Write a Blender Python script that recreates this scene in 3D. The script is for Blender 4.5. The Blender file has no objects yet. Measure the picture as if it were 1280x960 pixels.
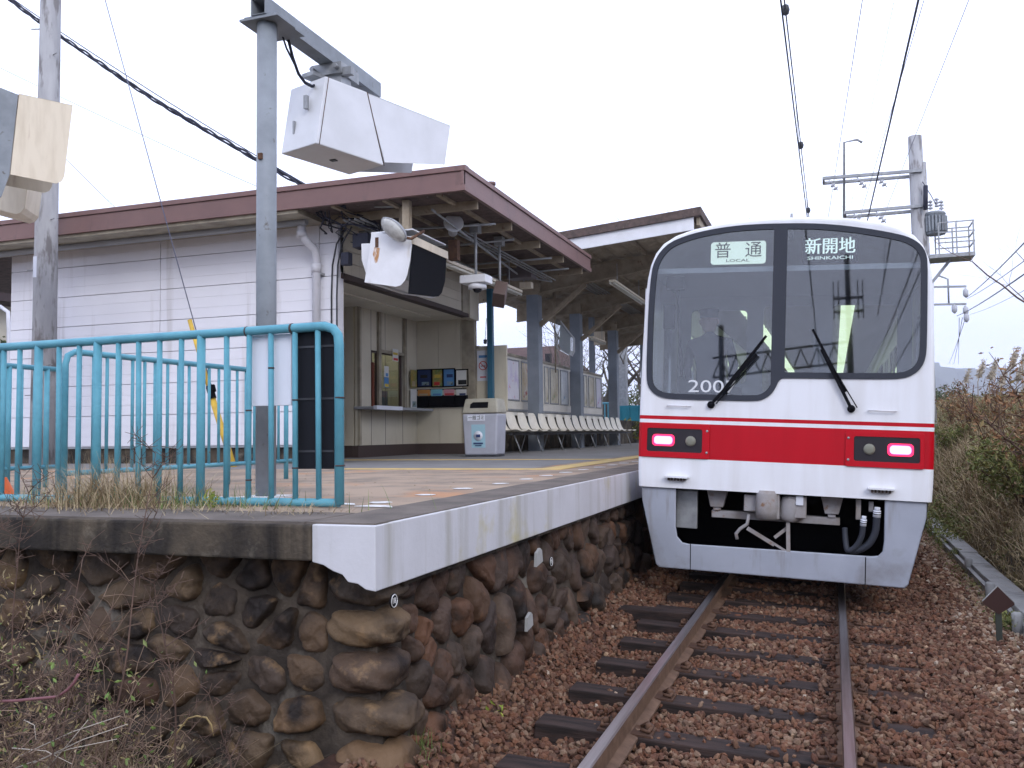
import bpy, bmesh, math, random
import numpy as np
from mathutils import Vector, Matrix, Euler
from mathutils.geometry import tessellate_polygon
random.seed(7); NR = np.random.RandomState(11)
R = math.radians
S = bpy.context.scene
COL = S.collection
# ------------------------------------------------------------------ camera
CAM = Vector((0, 0, 1.53)); FPX = 1126.15
_y, _p, _r = R(19.565), R(3.1586), R(-.7257)
_f = Vector((-math.sin(_y)*math.cos(_p), math.cos(_y)*math.cos(_p), math.sin(_p)))
_r0 = Vector((math.cos(_y), math.sin(_y), 0)); _u0 = _r0.cross(_f)
_rt = _r0*math.cos(_r)+_u0*math.sin(_r); _up = -_r0*math.sin(_r)+_u0*math.cos(_r)
cd = bpy.data.cameras.new('camera'); cam = bpy.data.objects.new('camera', cd); COL.objects.link(cam)
cam.matrix_world = Matrix(((_rt.x, _up.x, -_f.x, CAM.x), (_rt.y, _up.y, -_f.y, CAM.y), (_rt.z, _up.z, -_f.z, CAM.z), (0, 0, 0, 1)))
cd.sensor_width = 36; cd.lens = FPX/1280*36; cd.clip_start = .05; cd.clip_end = 9000
S.camera = cam
# ------------------------------------------------------------------ world, sun, exposure
w = bpy.data.worlds.new("World"); S.world = w; w.use_nodes = True
nt = w.node_tree; nt.nodes.clear()
sky = nt.nodes.new('ShaderNodeTexSky'); sky.sky_type = 'NISHITA'; sky.sun_disc = False
SUN_EL, SUN_AZ = 30, 142          # azimuth measured clockwise from +Y (the track direction)
sky.sun_elevation = R(SUN_EL); sky.sun_rotation = R(SUN_AZ)
hs = nt.nodes.new('ShaderNodeHueSaturation'); hs.inputs['Saturation'].default_value = .5
mx = nt.nodes.new('ShaderNodeMix'); mx.data_type = 'RGBA'
tc = nt.nodes.new('ShaderNodeTexCoord'); cn = nt.nodes.new('ShaderNodeTexNoise'); cn.inputs['Scale'].default_value = 2.2; cn.inputs['Detail'].default_value = 5
mp = nt.nodes.new('ShaderNodeMapping'); mp.inputs['Scale'].default_value = (1, 1, 2.5)
cr = nt.nodes.new('ShaderNodeValToRGB')
cr.color_ramp.elements[0].position = .3; cr.color_ramp.elements[0].color = (12.8, 13.9, 18.0, 1)
cr.color_ramp.elements[1].position = .75; cr.color_ramp.elements[1].color = (17.2, 18.3, 22.8, 1)
bg = nt.nodes.new('ShaderNodeBackground'); bg.inputs[1].default_value = .1
wo = nt.nodes.new('ShaderNodeOutputWorld')
L = nt.links.new
L(tc.outputs['Generated'], mp.inputs[0]); L(mp.outputs[0], cn.inputs['Vector']); L(cn.outputs[0], cr.inputs[0])
L(sky.outputs[0], hs.inputs['Color']); mx.inputs[0].default_value = .88
sz = nt.nodes.new('ShaderNodeSeparateXYZ'); L(tc.outputs['Generated'], sz.inputs[0])
zr_ = nt.nodes.new('ShaderNodeMapRange'); zr_.inputs[1].default_value = 0.0; zr_.inputs[2].default_value = 1.0; zr_.inputs[3].default_value = 1.2; zr_.inputs[4].default_value = .82; L(sz.outputs[2], zr_.inputs[0])
vm = nt.nodes.new('ShaderNodeVectorMath'); vm.operation = 'SCALE'; L(cr.outputs[0], vm.inputs[0]); L(zr_.outputs[0], vm.inputs[3])
L(hs.outputs[0], mx.inputs[6]); L(vm.outputs[0], mx.inputs[7]); L(mx.outputs[2], bg.inputs[0]); L(bg.outputs[0], wo.inputs[0])
sd = bpy.data.lights.new('sun', 'SUN'); sd.energy = 1.4; sd.angle = R(22); sd.color = (1, .96, .91)
so = bpy.data.objects.new('sun', sd); COL.objects.link(so)
dirv = Vector((math.sin(R(SUN_AZ))*math.cos(R(SUN_EL)), math.cos(R(SUN_AZ))*math.cos(R(SUN_EL)), math.sin(R(SUN_EL))))
so.rotation_euler = dirv.to_track_quat('Z', 'Y').to_euler()
S.view_settings.view_transform = 'Standard'; S.view_settings.look = 'None'
S.view_settings.exposure = 0.38; S.view_settings.gamma = 1; S.view_settings.use_curve_mapping = False
S.render.engine = 'CYCLES'; S.cycles.max_bounces = 7; S.cycles.diffuse_bounces = 3; S.cycles.transparent_max_bounces = 16
S.cycles.use_denoising = True; S.cycles.caustics_reflective = False; S.cycles.caustics_refractive = False

# ------------------------------------------------------------------ helpers
def ray(px, py): return _f + _rt*((px-640)/FPX) - _up*((py-480)/FPX)
def P(px, py, ax, val):
    d = ray(px, py); t = (val-CAM[ax])/d[ax]; return CAM + d*t
def PP(px, py, pt, n):
    d = ray(px, py); t = (Vector(pt)-CAM).dot(n)/d.dot(n); return CAM + d*t

def mat(name, c, rough=.6, metal=0, c2=None, scale=4, detail=6, lo=.35, hi=.65, bump=0, bscale=40, stretch=None, spec=.22,
        c3=None, s3=1.2, lo3=.55, hi3=.7, island=None, emit=None, estr=0, streak=None):
    m = bpy.data.materials.new(name); m.use_nodes = True; n = m.node_tree; b = n.nodes['Principled BSDF']
    def new(t): return n.nodes.new(t)
    b.inputs['Roughness'].default_value = rough; b.inputs['Metallic'].default_value = metal
    b.inputs['Specular IOR Level'].default_value = spec
    b.inputs['Base Color'].default_value = (*c, 1)
    tcn = new('ShaderNodeTexCoord'); mpn = new('ShaderNodeMapping'); n.links.new(tcn.outputs['Object'], mpn.inputs[0])
    if stretch: mpn.inputs['Scale'].default_value = stretch
    col = None
    def noise(sc, det=detail, src=mpn):
        q = new('ShaderNodeTexNoise'); q.inputs['Scale'].default_value = sc; q.inputs['Detail'].default_value = det
        q.inputs['Roughness'].default_value = .6
        n.links.new(src.outputs[0], q.inputs['Vector']); return q
    def mixc(a, bcol, fac):
        k = new('ShaderNodeMix'); k.data_type = 'RGBA'
        if isinstance(a, tuple): k.inputs[6].default_value = (*a, 1)
        else: n.links.new(a, k.inputs[6])
        if isinstance(bcol, tuple): k.inputs[7].default_value = (*bcol, 1)
        else: n.links.new(bcol, k.inputs[7])
        n.links.new(fac, k.inputs[0]); return k.outputs[2]
    def ramp(src, a, z):
        k = new('ShaderNodeMapRange'); k.inputs[1].default_value = a; k.inputs[2].default_value = z; k.clamp = True
        n.links.new(src, k.inputs[0]); return k.outputs[0]
    col = c
    if island:
        g = new('ShaderNodeNewGeometry'); r_ = new('ShaderNodeValToRGB'); el = r_.color_ramp.elements
        while len(el) < len(island): el.new(.5)
        for i, cc in enumerate(island): el[i].position = i/(len(island)-1); el[i].color = (*cc, 1)
        n.links.new(g.outputs['Random Per Island'], r_.inputs[0]); col = r_.outputs[0]
    if c2: col = mixc(col, c2, ramp(noise(scale).outputs[0], lo, hi))
    if c3: col = mixc(col, c3, ramp(noise(s3).outputs[0], lo3, hi3))
    if streak:
        mp2 = new('ShaderNodeMapping'); mp2.inputs['Scale'].default_value = streak[1]; n.links.new(tcn.outputs['Object'], mp2.inputs[0])
        col = mixc(col, streak[0], ramp(noise(1.0, 5, mp2).outputs[0], streak[2], streak[3]))
    if not isinstance(col, tuple): n.links.new(col, b.inputs['Base Color'])
    else: b.inputs['Base Color'].default_value = (*col, 1)
    if bump:
        bn = new('ShaderNodeBump'); bn.inputs['Strength'].default_value = 1; bn.inputs['Distance'].default_value = bump
        n.links.new(noise(bscale, 8).outputs[0], bn.inputs['Height']); n.links.new(bn.outputs[0], b.inputs['Normal'])
    if emit:
        b.inputs['Emission Color'].default_value = (*emit, 1); b.inputs['Emission Strength'].default_value = estr
    return m

W = {}          # object name -> world matrix of its frame
def wm(o):
    return W.get(o.name, Matrix.Identity(4)) if o else Matrix.Identity(4)
def tag(o, label=None, cat=None, group=None, kind=None):
    if label: o['label'] = label
    if cat: o['category'] = cat
    if group: o['group'] = group
    if kind: o['kind'] = kind
    return o
def thing(name, loc, label, cat, group=None, rot=(0, 0, 0)):
    o = bpy.data.objects.new(name, None); COL.objects.link(o); o.location = loc; o.rotation_euler = rot
    o.empty_display_size = .1
    W[o.name] = Matrix.LocRotScale(Vector(loc), Euler(rot), None)
    return tag(o, label, cat, group)
def orth(d):
    d = d.normalized(); a = Vector((0, 0, 1)) if abs(d.z) < .9 else Vector((1, 0, 0))
    u = d.cross(a).normalized(); return u, d.cross(u).normalized()
class MB:
    def __init__(s): s.v = []; s.f = []; s.m = []; s.sm = []
    def add(s, vs, fs, mi=0, smooth=False):
        o = len(s.v); s.v += [Vector(q) for q in vs]
        for f in fs: s.f.append(tuple(i+o for i in f)); s.m.append(mi); s.sm.append(smooth)
        return s
    def box(s, a, b, mi=0, M=None):
        x0, y0, z0 = a; x1, y1, z1 = b
        vs = [Vector(q) for q in ((x0,y0,z0),(x1,y0,z0),(x1,y1,z0),(x0,y1,z0),(x0,y0,z1),(x1,y0,z1),(x1,y1,z1),(x0,y1,z1))]
        if M: vs = [M @ q for q in vs]
        return s.add(vs, [(0,3,2,1),(4,5,6,7),(0,1,5,4),(1,2,6,5),(2,3,7,6),(3,0,4,7)], mi)
    def cbox(s, c, d, mi=0, M=None):
        h = [q/2 for q in d]
        T = Matrix.Translation(Vector(c)) @ (M if M else Matrix.Identity(4))
        return s.box((-h[0],-h[1],-h[2]), (h[0],h[1],h[2]), mi, T)
    def bar(s, a, b, w, h, mi=0, up=(0, 0, 1)):
        a = Vector(a); b = Vector(b); d = (b-a); Ln = d.length; d.normalize(); up = Vector(up)
        if abs(d.dot(up)) > .98: up = Vector((1, 0, 0))
        u = d.cross(up).normalized(); v = u.cross(d)
        M = Matrix(((u.x, d.x, v.x, a.x), (u.y, d.y, v.y, a.y), (u.z, d.z, v.z, a.z), (0, 0, 0, 1)))
        return s.box((-w/2, 0, -h/2), (w/2, Ln, h/2), mi, M)
    def tube(s, pts, r, n=8, mi=0, cap=True, smooth=True):
        pts = [Vector(p) for p in pts]
        rs = r if isinstance(r, (list, tuple)) else [r]*len(pts)
        vs = []; fs = []; u = None
        for i, p in enumerate(pts):
            d = (pts[min(i+1, len(pts)-1)]-pts[max(i-1, 0)])
            if d.length < 1e-9: d = Vector((0, 0, 1))
            d.normalize()
            if u is None: u, _ = orth(d)
            else:
                u = u - d*u.dot(d)
                u = u.normalized() if u.length > 1e-6 else orth(d)[0]
            v = d.cross(u)
            for k in range(n):
                a = 2*math.pi*k/n; vs.append(p+(u*math.cos(a)+v*math.sin(a))*rs[i])
        for i in range(len(pts)-1):
            for k in range(n):
                a = i*n+k; b = i*n+(k+1) % n; fs.append((a, b, b+n, a+n))
        o = len(s.v); s.add(vs, fs, mi, smooth)
        if cap:
            s.f.append(tuple(o+k for k in range(n))[::-1]); s.m.append(mi); s.sm.append(False)
            s.f.append(tuple(o+(len(pts)-1)*n+k for k in range(n))); s.m.append(mi); s.sm.append(False)
        return s
    def lathe(s, prof, c, n=20, mi=0, axis='z', M=None, smooth=True):
        vs = []; fs = []
        for r_, z in prof:
            for k in range(n):
                a = 2*math.pi*k/n; q = Vector((r_*math.cos(a), r_*math.sin(a), z))
                if M: q = M @ q
                vs.append(q+Vector(c))
        for i in range(len(prof)-1):
            for k in range(n):
                a = i*n+k; b = i*n+(k+1) % n; fs.append((a, b, b+n, a+n))
        fs.append(tuple(range(n))[::-1]); fs.append(tuple((len(prof)-1)*n+k for k in range(n)))
        return s.add(vs, fs, mi, smooth)
    def prism(s, poly, off, mi=0, holes=()):
        """poly: list of 3D points (planar, may be concave); off: extrusion vector"""
        off = Vector(off); loops = [[Vector(p) for p in poly]]+[[Vector(p) for p in h] for h in holes]
        flat = [p for l in loops for p in l]; tr = tessellate_polygon(loops); N = len(flat)
        nrm = Vector((0, 0, 0))
        l = loops[0]
        for i in range(len(l)): nrm += l[i].cross(l[(i+1) % len(l)])
        fs = []
        for t in tr:
            a, b, c = (flat[i] for i in t); q = (b-a).cross(c-a)
            t = tuple(t) if q.dot(off) < 0 else tuple(t)[::-1]
            fs.append(t)
            if off.length > 0: fs.append(tuple(i+N for i in t[::-1]))
        if off.length == 0: return s.add(flat, fs, mi)
        st = 0
        for l in loops:
            n = len(l)
            for i in range(n):
                a = st+i; b = st+(i+1) % n; fs.append((a, b, b+N, a+N))
            st += n
        return s.add(flat+[p+off for p in flat], fs, mi)
    def build(s, name, mats, parent=None, bevel=0, label=None, local=False, cat=None, group=None, kind=None, seg=2, loc=None):
        me = bpy.data.meshes.new(name); vs = s.v
        if loc is not None: vs = [v-Vector(loc) for v in vs]
        elif parent is not None and not local:
            inv = wm(parent).inverted(); vs = [inv @ v for v in vs]
        me.from_pydata([tuple(v) for v in vs], [], s.f)
        if not isinstance(mats, (list, tuple)): mats = [mats]
        for m in mats: me.materials.append(m)
        me.polygons.foreach_set('material_index', s.m); me.polygons.foreach_set('use_smooth', s.sm)
        bm = bmesh.new(); bm.from_mesh(me); bmesh.ops.recalc_face_normals(bm, faces=bm.faces); bm.to_mesh(me); bm.free()
        me.update()
        o = bpy.data.objects.new(name, me); COL.objects.link(o)
        if parent is not None: o.parent = parent; W[o.name] = wm(parent)
        elif loc is not None: o.location = loc; W[o.name] = Matrix.Translation(Vector(loc))
        if bevel:
            b = o.modifiers.new('bevel', 'BEVEL'); b.width = bevel; b.segments = seg; b.limit_method = 'ANGLE'; b.angle_limit = R(40)
            b.harden_normals = False
        return tag(o, label, cat, group, kind)
def copy_tree(o, parent=None):
    c = o.copy(); COL.objects.link(c)
    if parent is not None: c.parent = parent
    for ch in [q for q in bpy.data.objects if q.parent == o]: copy_tree(ch, c)
    return c
def mesh_np(name, V, F, mats, mi=None, smooth=False):
    me = bpy.data.meshes.new(name); V = np.asarray(V, np.float32); F = np.asarray(F, np.int32); k = F.shape[1]
    me.vertices.add(len(V)); me.vertices.foreach_set('co', V.ravel())
    me.loops.add(F.size); me.loops.foreach_set('vertex_index', F.ravel())
    me.polygons.add(len(F)); me.polygons.foreach_set('loop_start', np.arange(0, F.size, k, dtype=np.int32))
    me.polygons.foreach_set('use_smooth', np.full(len(F), smooth))
    for m in (mats if isinstance(mats, (list, tuple)) else [mats]): me.materials.append(m)
    if mi is not None: me.polygons.foreach_set('material_index', np.asarray(mi, np.int32))
    me.update(calc_edges=True); me.validate()
    o = bpy.data.objects.new(name, me); COL.objects.link(o); return o
def rrect(x0, y0, x1, y1, r, n=5):
    """rounded rectangle, ccw 2D"""
    out = []
    for cx, cy, a0 in ((x1-r, y0+r, -90), (x1-r, y1-r, 0), (x0+r, y1-r, 90), (x0+r, y0+r, 180)):
        for k in range(n+1):
            a = R(a0+90*k/n); out.append((cx+r*math.cos(a), cy+r*math.sin(a)))
    return out
def text_mesh(name, body, size, M, m, depth=.002, parent=None, local=False, align='CENTER', width=None, bold=0, ascii_w=1.0):
    cu = bpy.data.curves.new('lettering', 'FONT'); cu.body = body; cu.size = size; cu.align_x = align; cu.align_y = 'CENTER'
    cu.extrude = depth/2; cu.resolution_u = 3; cu.offset = bold
    to = bpy.data.objects.new('lettering', cu); COL.objects.link(to)
    dg = bpy.context.evaluated_depsgraph_get(); me = bpy.data.meshes.new_from_object(to.evaluated_get(dg))
    bpy.data.objects.remove(to)
    xs = [v.co.x for v in me.vertices]
    sx = 1
    if width and xs: sx = width/(max(xs)-min(xs)); 
    if xs and align == 'CENTER': cx = (max(xs)+min(xs))/2
    else: cx = 0
    T = M @ Matrix.Diagonal((sx, 1, 1, 1)) @ Matrix.Translation((-cx, 0, 0))
    if parent is not None and not local: T = wm(parent).inverted() @ T
    me.transform(T); me.materials.clear(); me.materials.append(m); me.name = name
    for p in me.polygons: p.material_index = 0
    o = bpy.data.objects.new(name, me); COL.objects.link(o)
    if parent is not None: o.parent = parent; W[o.name] = wm(parent)
    return o
def frame_M(o, x, y):
    x = Vector(x).normalized(); y = Vector(y).normalized(); z = x.cross(y)
    return Matrix(((x.x, y.x, z.x, o[0]), (x.y, y.y, z.y, o[1]), (x.z, y.z, z.z, o[2]), (0, 0, 0, 1)))

# ------------------------------------------------------------------ materials
M = {}
M['white_paint'] = mat('white_paint', (.74, .74, .76), .32, c2=(.66, .66, .68), scale=1.3, streak=((.5, .49, .47), (9, 9, .7), .60, .80))
M['box_white'] = mat('box_white', (.72, .73, .76), .45, c2=(.64, .65, .67), scale=3, streak=((.45, .40, .33), (10, 10, 1), .64, .82))
M['cream_box'] = mat('cream_box', (.70, .62, .49), .5, c2=(.58, .50, .38), scale=3, lo=.45, hi=.75, stretch=(3, 3, .6), c3=(.42, .3, .22), s3=2.5, lo3=.66, hi3=.8)
M['cloth_red'] = mat('red_paint', (.44, .003, .012), .35, spec=.18)
M['dark_grey'] = mat('dark_grey_paint', (.06, .065, .075), .5, c2=(.035, .035, .04), scale=6)
M['black'] = mat('black_matte', (.005, .005, .007), .7, spec=.08)
M['black_gloss'] = mat('black_gloss', (.02, .02, .024), .12)
M['rubber'] = mat('rubber_gasket', (.040, .044, .056), .5, spec=.15)
M['skirt'] = mat('skirt_grey', (.40, .43, .50), .42, c2=(.35, .375, .44), scale=2.5, c3=(.2, .19, .18), s3=2.2, lo3=.56, hi3=.85, streak=((.22, .2, .18), (9, 9, .8), .55, .85))
M['steel_grey'] = mat('steel_grey_paint', (.27, .295, .32), .5, c2=(.21, .23, .25), scale=5, c3=(.12, .11, .1), s3=14, lo3=.64, hi3=.72)
M['galv'] = mat('galvanised', (.36, .37, .38), .45, metal=.35, c2=(.25, .26, .27), scale=9)
M['beige_steel'] = mat('beige_steel', (.34, .285, .21), .65, c2=(.22, .175, .125), scale=4, c3=(.13, .06, .03), s3=7, lo3=.62, hi3=.72)
M['blue_steel'] = mat('blue_grey_steel', (.23, .26, .30), .5, c2=(.185, .21, .245), scale=3, c3=(.12, .06, .035), s3=8, lo3=.68, hi3=.74)
M['roof_brown'] = mat('roof_brown', (.205, .125, .115), .45, c2=(.17, .105, .10), scale=1.5, streak=((.12, .085, .08), (6, 6, .8), .6, .8))
M['roof_dark'] = mat('roof_slate', (.13, .095, .085), .85, c2=(.07, .055, .05), scale=8, c3=(.3, .28, .25), s3=22, lo3=.64, hi3=.72, bump=.008, bscale=18)
M['soffit'] = mat('corrugated_soffit', (.21, .175, .16), .7, c2=(.14, .115, .105), scale=3)
M['siding'] = mat('siding', (.74, .74, .79), .5, c2=(.69, .69, .74), scale=.8, streak=((.46, .44, .44), (3, 3, .25), .58, .8))
M['siding_beige'] = mat('siding_beige', (.60, .55, .45), .6, c2=(.52, .475, .38), scale=1.2, streak=((.3, .26, .2), (6, 6, .5), .6, .85))
M['ceil'] = mat('ceiling_board', (.78, .74, .64), .8, c2=(.68, .64, .54), scale=1.5)
M['panel_beige'] = mat('panel_beige', (.60, .555, .45), .55, c2=(.54, .495, .39), scale=1.0, streak=((.27, .24, .19), (5, 5, .4), .6, .85))
M['trim'] = mat('trim_beige', (.38, .34, .26), .5, c2=(.24, .21, .165), scale=4)
M['dark_brown'] = mat('dark_brown_trim', (.07, .05, .045), .6)
M['fence_blue'] = mat('fence_blue', (.115, .34, .42), .45, c2=(.09, .275, .35), scale=7, c3=(.22, .10, .045), s3=17, lo3=.70, hi3=.74, bump=.001, bscale=80)
M['board_white'] = mat('board_white', (.70, .73, .80), .5, c2=(.62, .64, .7), scale=2, stretch=(1, 1, .4))
M['board_black'] = mat('board_black', (.012, .013, .017), .6, spec=.12)
M['conc'] = mat('concrete_light', (.36, .36, .35), .85, c2=(.27, .27, .26), scale=3, c3=(.16, .155, .15), s3=1.6, lo3=.55, hi3=.7, bump=.003, bscale=60)
M['conc_pole'] = mat('pole_concrete', (.40, .40, .41), .85, c2=(.30, .30, .31), scale=2.5, stretch=(2, 2, .5), c3=(.19, .18, .18), s3=3.5, lo3=.52, hi3=.62, bump=.002, bscale=70)
M['kerb_dark'] = mat('kerb_dark', (.105, .085, .062), .95, c2=(.032, .028, .025), scale=2.6, detail=9, lo=.4, hi=.6, c3=(.21, .185, .145), s3=5, lo3=.56, hi3=.74, bump=.008, bscale=45, streak=((.018, .016, .015), (5, 5, .6), .5, .7))
M['coping'] = mat('coping_white', (.60, .60, .63), .55, c2=(.53, .53, .55), scale=2, streak=((.36, .35, .31), (6, 6, .35), .50, .78), c3=(.50, .46, .27), s3=1.7, lo3=.57, hi3=.70, bump=.002, bscale=25)
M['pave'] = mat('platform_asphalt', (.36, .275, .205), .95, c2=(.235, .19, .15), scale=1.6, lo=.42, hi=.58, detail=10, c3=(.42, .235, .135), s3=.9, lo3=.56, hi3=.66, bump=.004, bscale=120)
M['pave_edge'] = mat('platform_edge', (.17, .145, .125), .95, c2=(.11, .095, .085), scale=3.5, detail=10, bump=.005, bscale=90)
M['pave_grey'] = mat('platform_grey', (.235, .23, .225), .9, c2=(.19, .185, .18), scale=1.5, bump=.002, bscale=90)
M['yellow'] = mat('tactile_yellow', (.60, .43, .16), .7, c2=(.48, .36, .17), scale=6, c3=(.33, .27, .18), s3=3, lo3=.6, hi3=.75)
M['white_mark'] = mat('white_mark', (.68, .68, .68), .7, c2=(.45, .44, .42), scale=14, lo=.5, hi=.7)
M['sleeper'] = mat('sleeper_wood', (.055, .036, .031), .85, c2=(.022, .017, .016), scale=3, stretch=(1, 9, 9), detail=9, c3=(.085, .055, .045), s3=2.2, lo3=.62, hi3=.8, bump=.006, bscale=9)
M['rail_side'] = mat('rail_rust', (.20, .125, .085), .7, c2=(.12, .075, .052), scale=12, bump=.001, bscale=60, metal=.2)
M['rail_top'] = mat('rail_polish', (.44, .39, .38), .28, metal=1, c2=(.27, .21, .18), scale=2, stretch=(20, .6, 1), lo=.4, hi=.8)
M['rust'] = mat('rusty_iron', (.13, .07, .042), .8, c2=(.07, .04, .03), scale=20)
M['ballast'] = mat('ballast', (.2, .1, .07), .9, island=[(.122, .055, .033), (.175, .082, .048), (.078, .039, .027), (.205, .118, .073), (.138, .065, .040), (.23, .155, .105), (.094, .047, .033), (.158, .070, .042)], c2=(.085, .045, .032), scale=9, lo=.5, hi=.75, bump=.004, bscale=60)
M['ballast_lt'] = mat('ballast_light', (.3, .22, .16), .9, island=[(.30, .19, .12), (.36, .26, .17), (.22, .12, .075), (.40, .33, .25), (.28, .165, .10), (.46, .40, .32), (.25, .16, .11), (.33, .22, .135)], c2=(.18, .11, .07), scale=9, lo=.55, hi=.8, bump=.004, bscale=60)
M['ballast_bed'] = mat('ballast_bed', (.085, .045, .032), 1, c2=(.04, .024, .018), scale=14, bump=.02, bscale=30)
M['soil'] = mat('soil', (.085, .065, .045), 1, c2=(.05, .045, .028), scale=2, c3=(.10, .10, .05), s3=.6, lo3=.5, hi3=.7, bump=.03, bscale=8)
M['mortar'] = mat('mortar', (.085, .068, .053), .95, c2=(.035, .028, .023), scale=4, detail=9, lo=.4, hi=.58, c3=(.2, .18, .15), s3=2.2, lo3=.58, hi3=.70, bump=.012, bscale=35)
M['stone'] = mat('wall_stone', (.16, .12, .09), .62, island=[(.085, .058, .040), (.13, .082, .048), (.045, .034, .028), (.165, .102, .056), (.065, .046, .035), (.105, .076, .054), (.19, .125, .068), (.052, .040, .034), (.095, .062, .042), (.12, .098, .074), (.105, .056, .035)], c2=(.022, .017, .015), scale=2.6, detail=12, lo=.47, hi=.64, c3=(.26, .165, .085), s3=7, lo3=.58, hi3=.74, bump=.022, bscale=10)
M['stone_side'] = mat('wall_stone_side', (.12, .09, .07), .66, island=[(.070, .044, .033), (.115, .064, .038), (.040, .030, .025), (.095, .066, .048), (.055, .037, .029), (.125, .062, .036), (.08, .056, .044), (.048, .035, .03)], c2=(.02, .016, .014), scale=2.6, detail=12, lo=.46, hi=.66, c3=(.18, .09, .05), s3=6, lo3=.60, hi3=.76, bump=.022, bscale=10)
M['wire'] = mat('wire', (.03, .032, .05), .6)
M['wire_pale'] = mat('wire_pale', (.16, .17, .24), .5, metal=.5)
M['insul'] = mat('insulator', (.45, .46, .5), .25)
M['guard_y'] = mat('guy_guard', (.68, .45, .07), .5, c2=(.5, .33, .06), scale=5)
M['pvc'] = mat('pvc_pipe', (.58, .58, .63), .45, c2=(.5, .5, .53), scale=4)
M['grey_plastic'] = mat('grey_plastic', (.3, .31, .33), .5)
M['lamp_on'] = mat('lamp_on', (.9, .9, .85), .5, emit=(1, .97, .85), estr=3)
def glassy(name, tint, trans, rough=.02, ior=1.5, gcol=(1, 1, 1)):
    m = bpy.data.materials.new(name); m.use_nodes = True; n = m.node_tree; n.nodes.clear()
    o = n.nodes.new('ShaderNodeOutputMaterial'); mix = n.nodes.new('ShaderNodeMixShader')
    t = n.nodes.new('ShaderNodeBsdfTransparent'); t.inputs[0].default_value = (*[q*trans for q in tint], 1)
    g = n.nodes.new('ShaderNodeBsdfGlossy'); g.inputs['Roughness'].default_value = rough; g.inputs[0].default_value = (*gcol, 1)
    f0 = ((ior-1)/(ior+1))**2; lw = n.nodes.new('ShaderNodeLayerWeight'); lw.inputs[0].default_value = .5
    pw = n.nodes.new('ShaderNodeMath'); pw.operation = 'POWER'; pw.inputs[1].default_value = 5; n.links.new(lw.outputs['Facing'], pw.inputs[0])
    fr = n.nodes.new('ShaderNodeMath'); fr.operation = 'MULTIPLY_ADD'; fr.inputs[1].default_value = 1-f0; fr.inputs[2].default_value = f0; n.links.new(pw.outputs[0], fr.inputs[0])
    n.links.new(fr.outputs[0], mix.inputs[0]); n.links.new(t.outputs[0], mix.inputs[1]); n.links.new(g.outputs[0], mix.inputs[2])
    n.links.new(mix.outputs[0], o.inputs[0]); return m
M['windscreen'] = glassy('windscreen_glass', (.84, .90, .97), .72, ior=2.02, gcol=(.95, .97, 1))
M['glass'] = glassy('window_glass', (.9, .95, .95), .8)
M['sheet'] = glassy('poster_cover', (.95, .97, .97), .92, rough=.06)
# ================================================================== ground, hill, trackbed
def vnoise(x, y, s=0):
    return (np.sin(x*1.7+s)*np.cos(y*1.3-s*2)+.5*np.sin(x*3.9+y*2.1+s)+.25*np.sin(y*7.3-x*5.1+s*3)+.2*np.sin(x*11.3+y*9.7))/1.95
def grid(name, xs, ys, zf, m, kind='structure', smooth=True):
    X, Y = np.meshgrid(xs, ys); Z = zf(X, Y); nx, ny = len(xs), len(ys)
    V = np.stack([X.ravel(), Y.ravel(), Z.ravel()], 1); i = np.arange(nx-1)[None, :]+np.arange(ny-1)[:, None]*nx; i = i.ravel()
    o = mesh_np(name, V, np.stack([i, i+1, i+1+nx, i+nx], 1), m, smooth=smooth); o['kind'] = kind; return o
grid('ground', np.concatenate([[-4000, -800, -150], np.arange(-40, 41, 4), [150, 800, 4000]]), np.concatenate([[-3000, -500, -100], np.arange(-40, 121, 4), [300, 1000, 6000]]),
     lambda X, Y: -.55+0*X, M['soil'])
def bed_z(X, Y):
    z = -.182+.012*vnoise(X*3, Y*3)
    z = z+np.clip((-1.62-X)/.42, 0, 1)*.20
    z = z-np.clip((X-1.0)/.7, 0, 1)*.12+np.clip((X-.6)/.5, 0, 1)*.03
    return z
grid('trackbed', np.arange(-2.3, 2.01, .1), np.concatenate([np.arange(-30, 2, 2), np.arange(2, 16, .15), np.arange(16, 90, 2)]), bed_z, M['ballast_bed'])
def hill_z(X, Y):
    t = np.clip((X-1.80)/2.5, 0, 1); h = 2.35+.25*np.sin(Y*.13+.6)+np.clip((Y-22)/60, 0, .6)
    z = -.12+h*(t**.72)+np.clip(X-4.5, 0, 30)*.03
    return z+vnoise(X*1.3, Y*.9, 2)*.12*np.clip(t*4, 0, 1)
grid('hill', np.concatenate([np.arange(1.76, 6.5, .18), [7, 8, 10, 14, 20, 30, 60]]), np.concatenate([np.arange(-20, 6, 1), np.arange(6, 45, .35), np.arange(45, 160, 5)]), hill_z, M['soil'])
# far mountains
M['mountain'] = mat('mountain_forest', (.035, .05, .035), .95, c2=(.06, .07, .045), scale=.004)
def ridge(name, y, h, seed, base=-20, x0=-2600, x1=3200):
    rs = np.random.RandomState(seed); xs = np.linspace(x0, x1, 160); n = 9
    pk = sum(rs.rand()*np.sin(xs/(900/(k+1.3))+rs.rand()*6)/(k+1)**.9 for k in range(12)); pk = (pk-pk.min())/(pk.max()-pk.min())
    V = []
    for j in range(n):
        t = j/(n-1); 
        for i, x in enumerate(xs):
            V.append((x+30*math.sin(i*2.1+j), y-900*(1-t)+40*math.sin(i*1.3), base+(h*(.45+.55*pk[i])-base)*t**.75*(1+.06*math.sin(i*3.3+j*2)*(1-t))))
    i = np.arange(159)[None, :]+np.arange(n-1)[:, None]*160; i = i.ravel()
    o = mesh_np(name, V, np.stack([i, i+1, i+161, i+160], 1), M['mountain'], smooth=True); o['kind'] = 'structure'; return o
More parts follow.
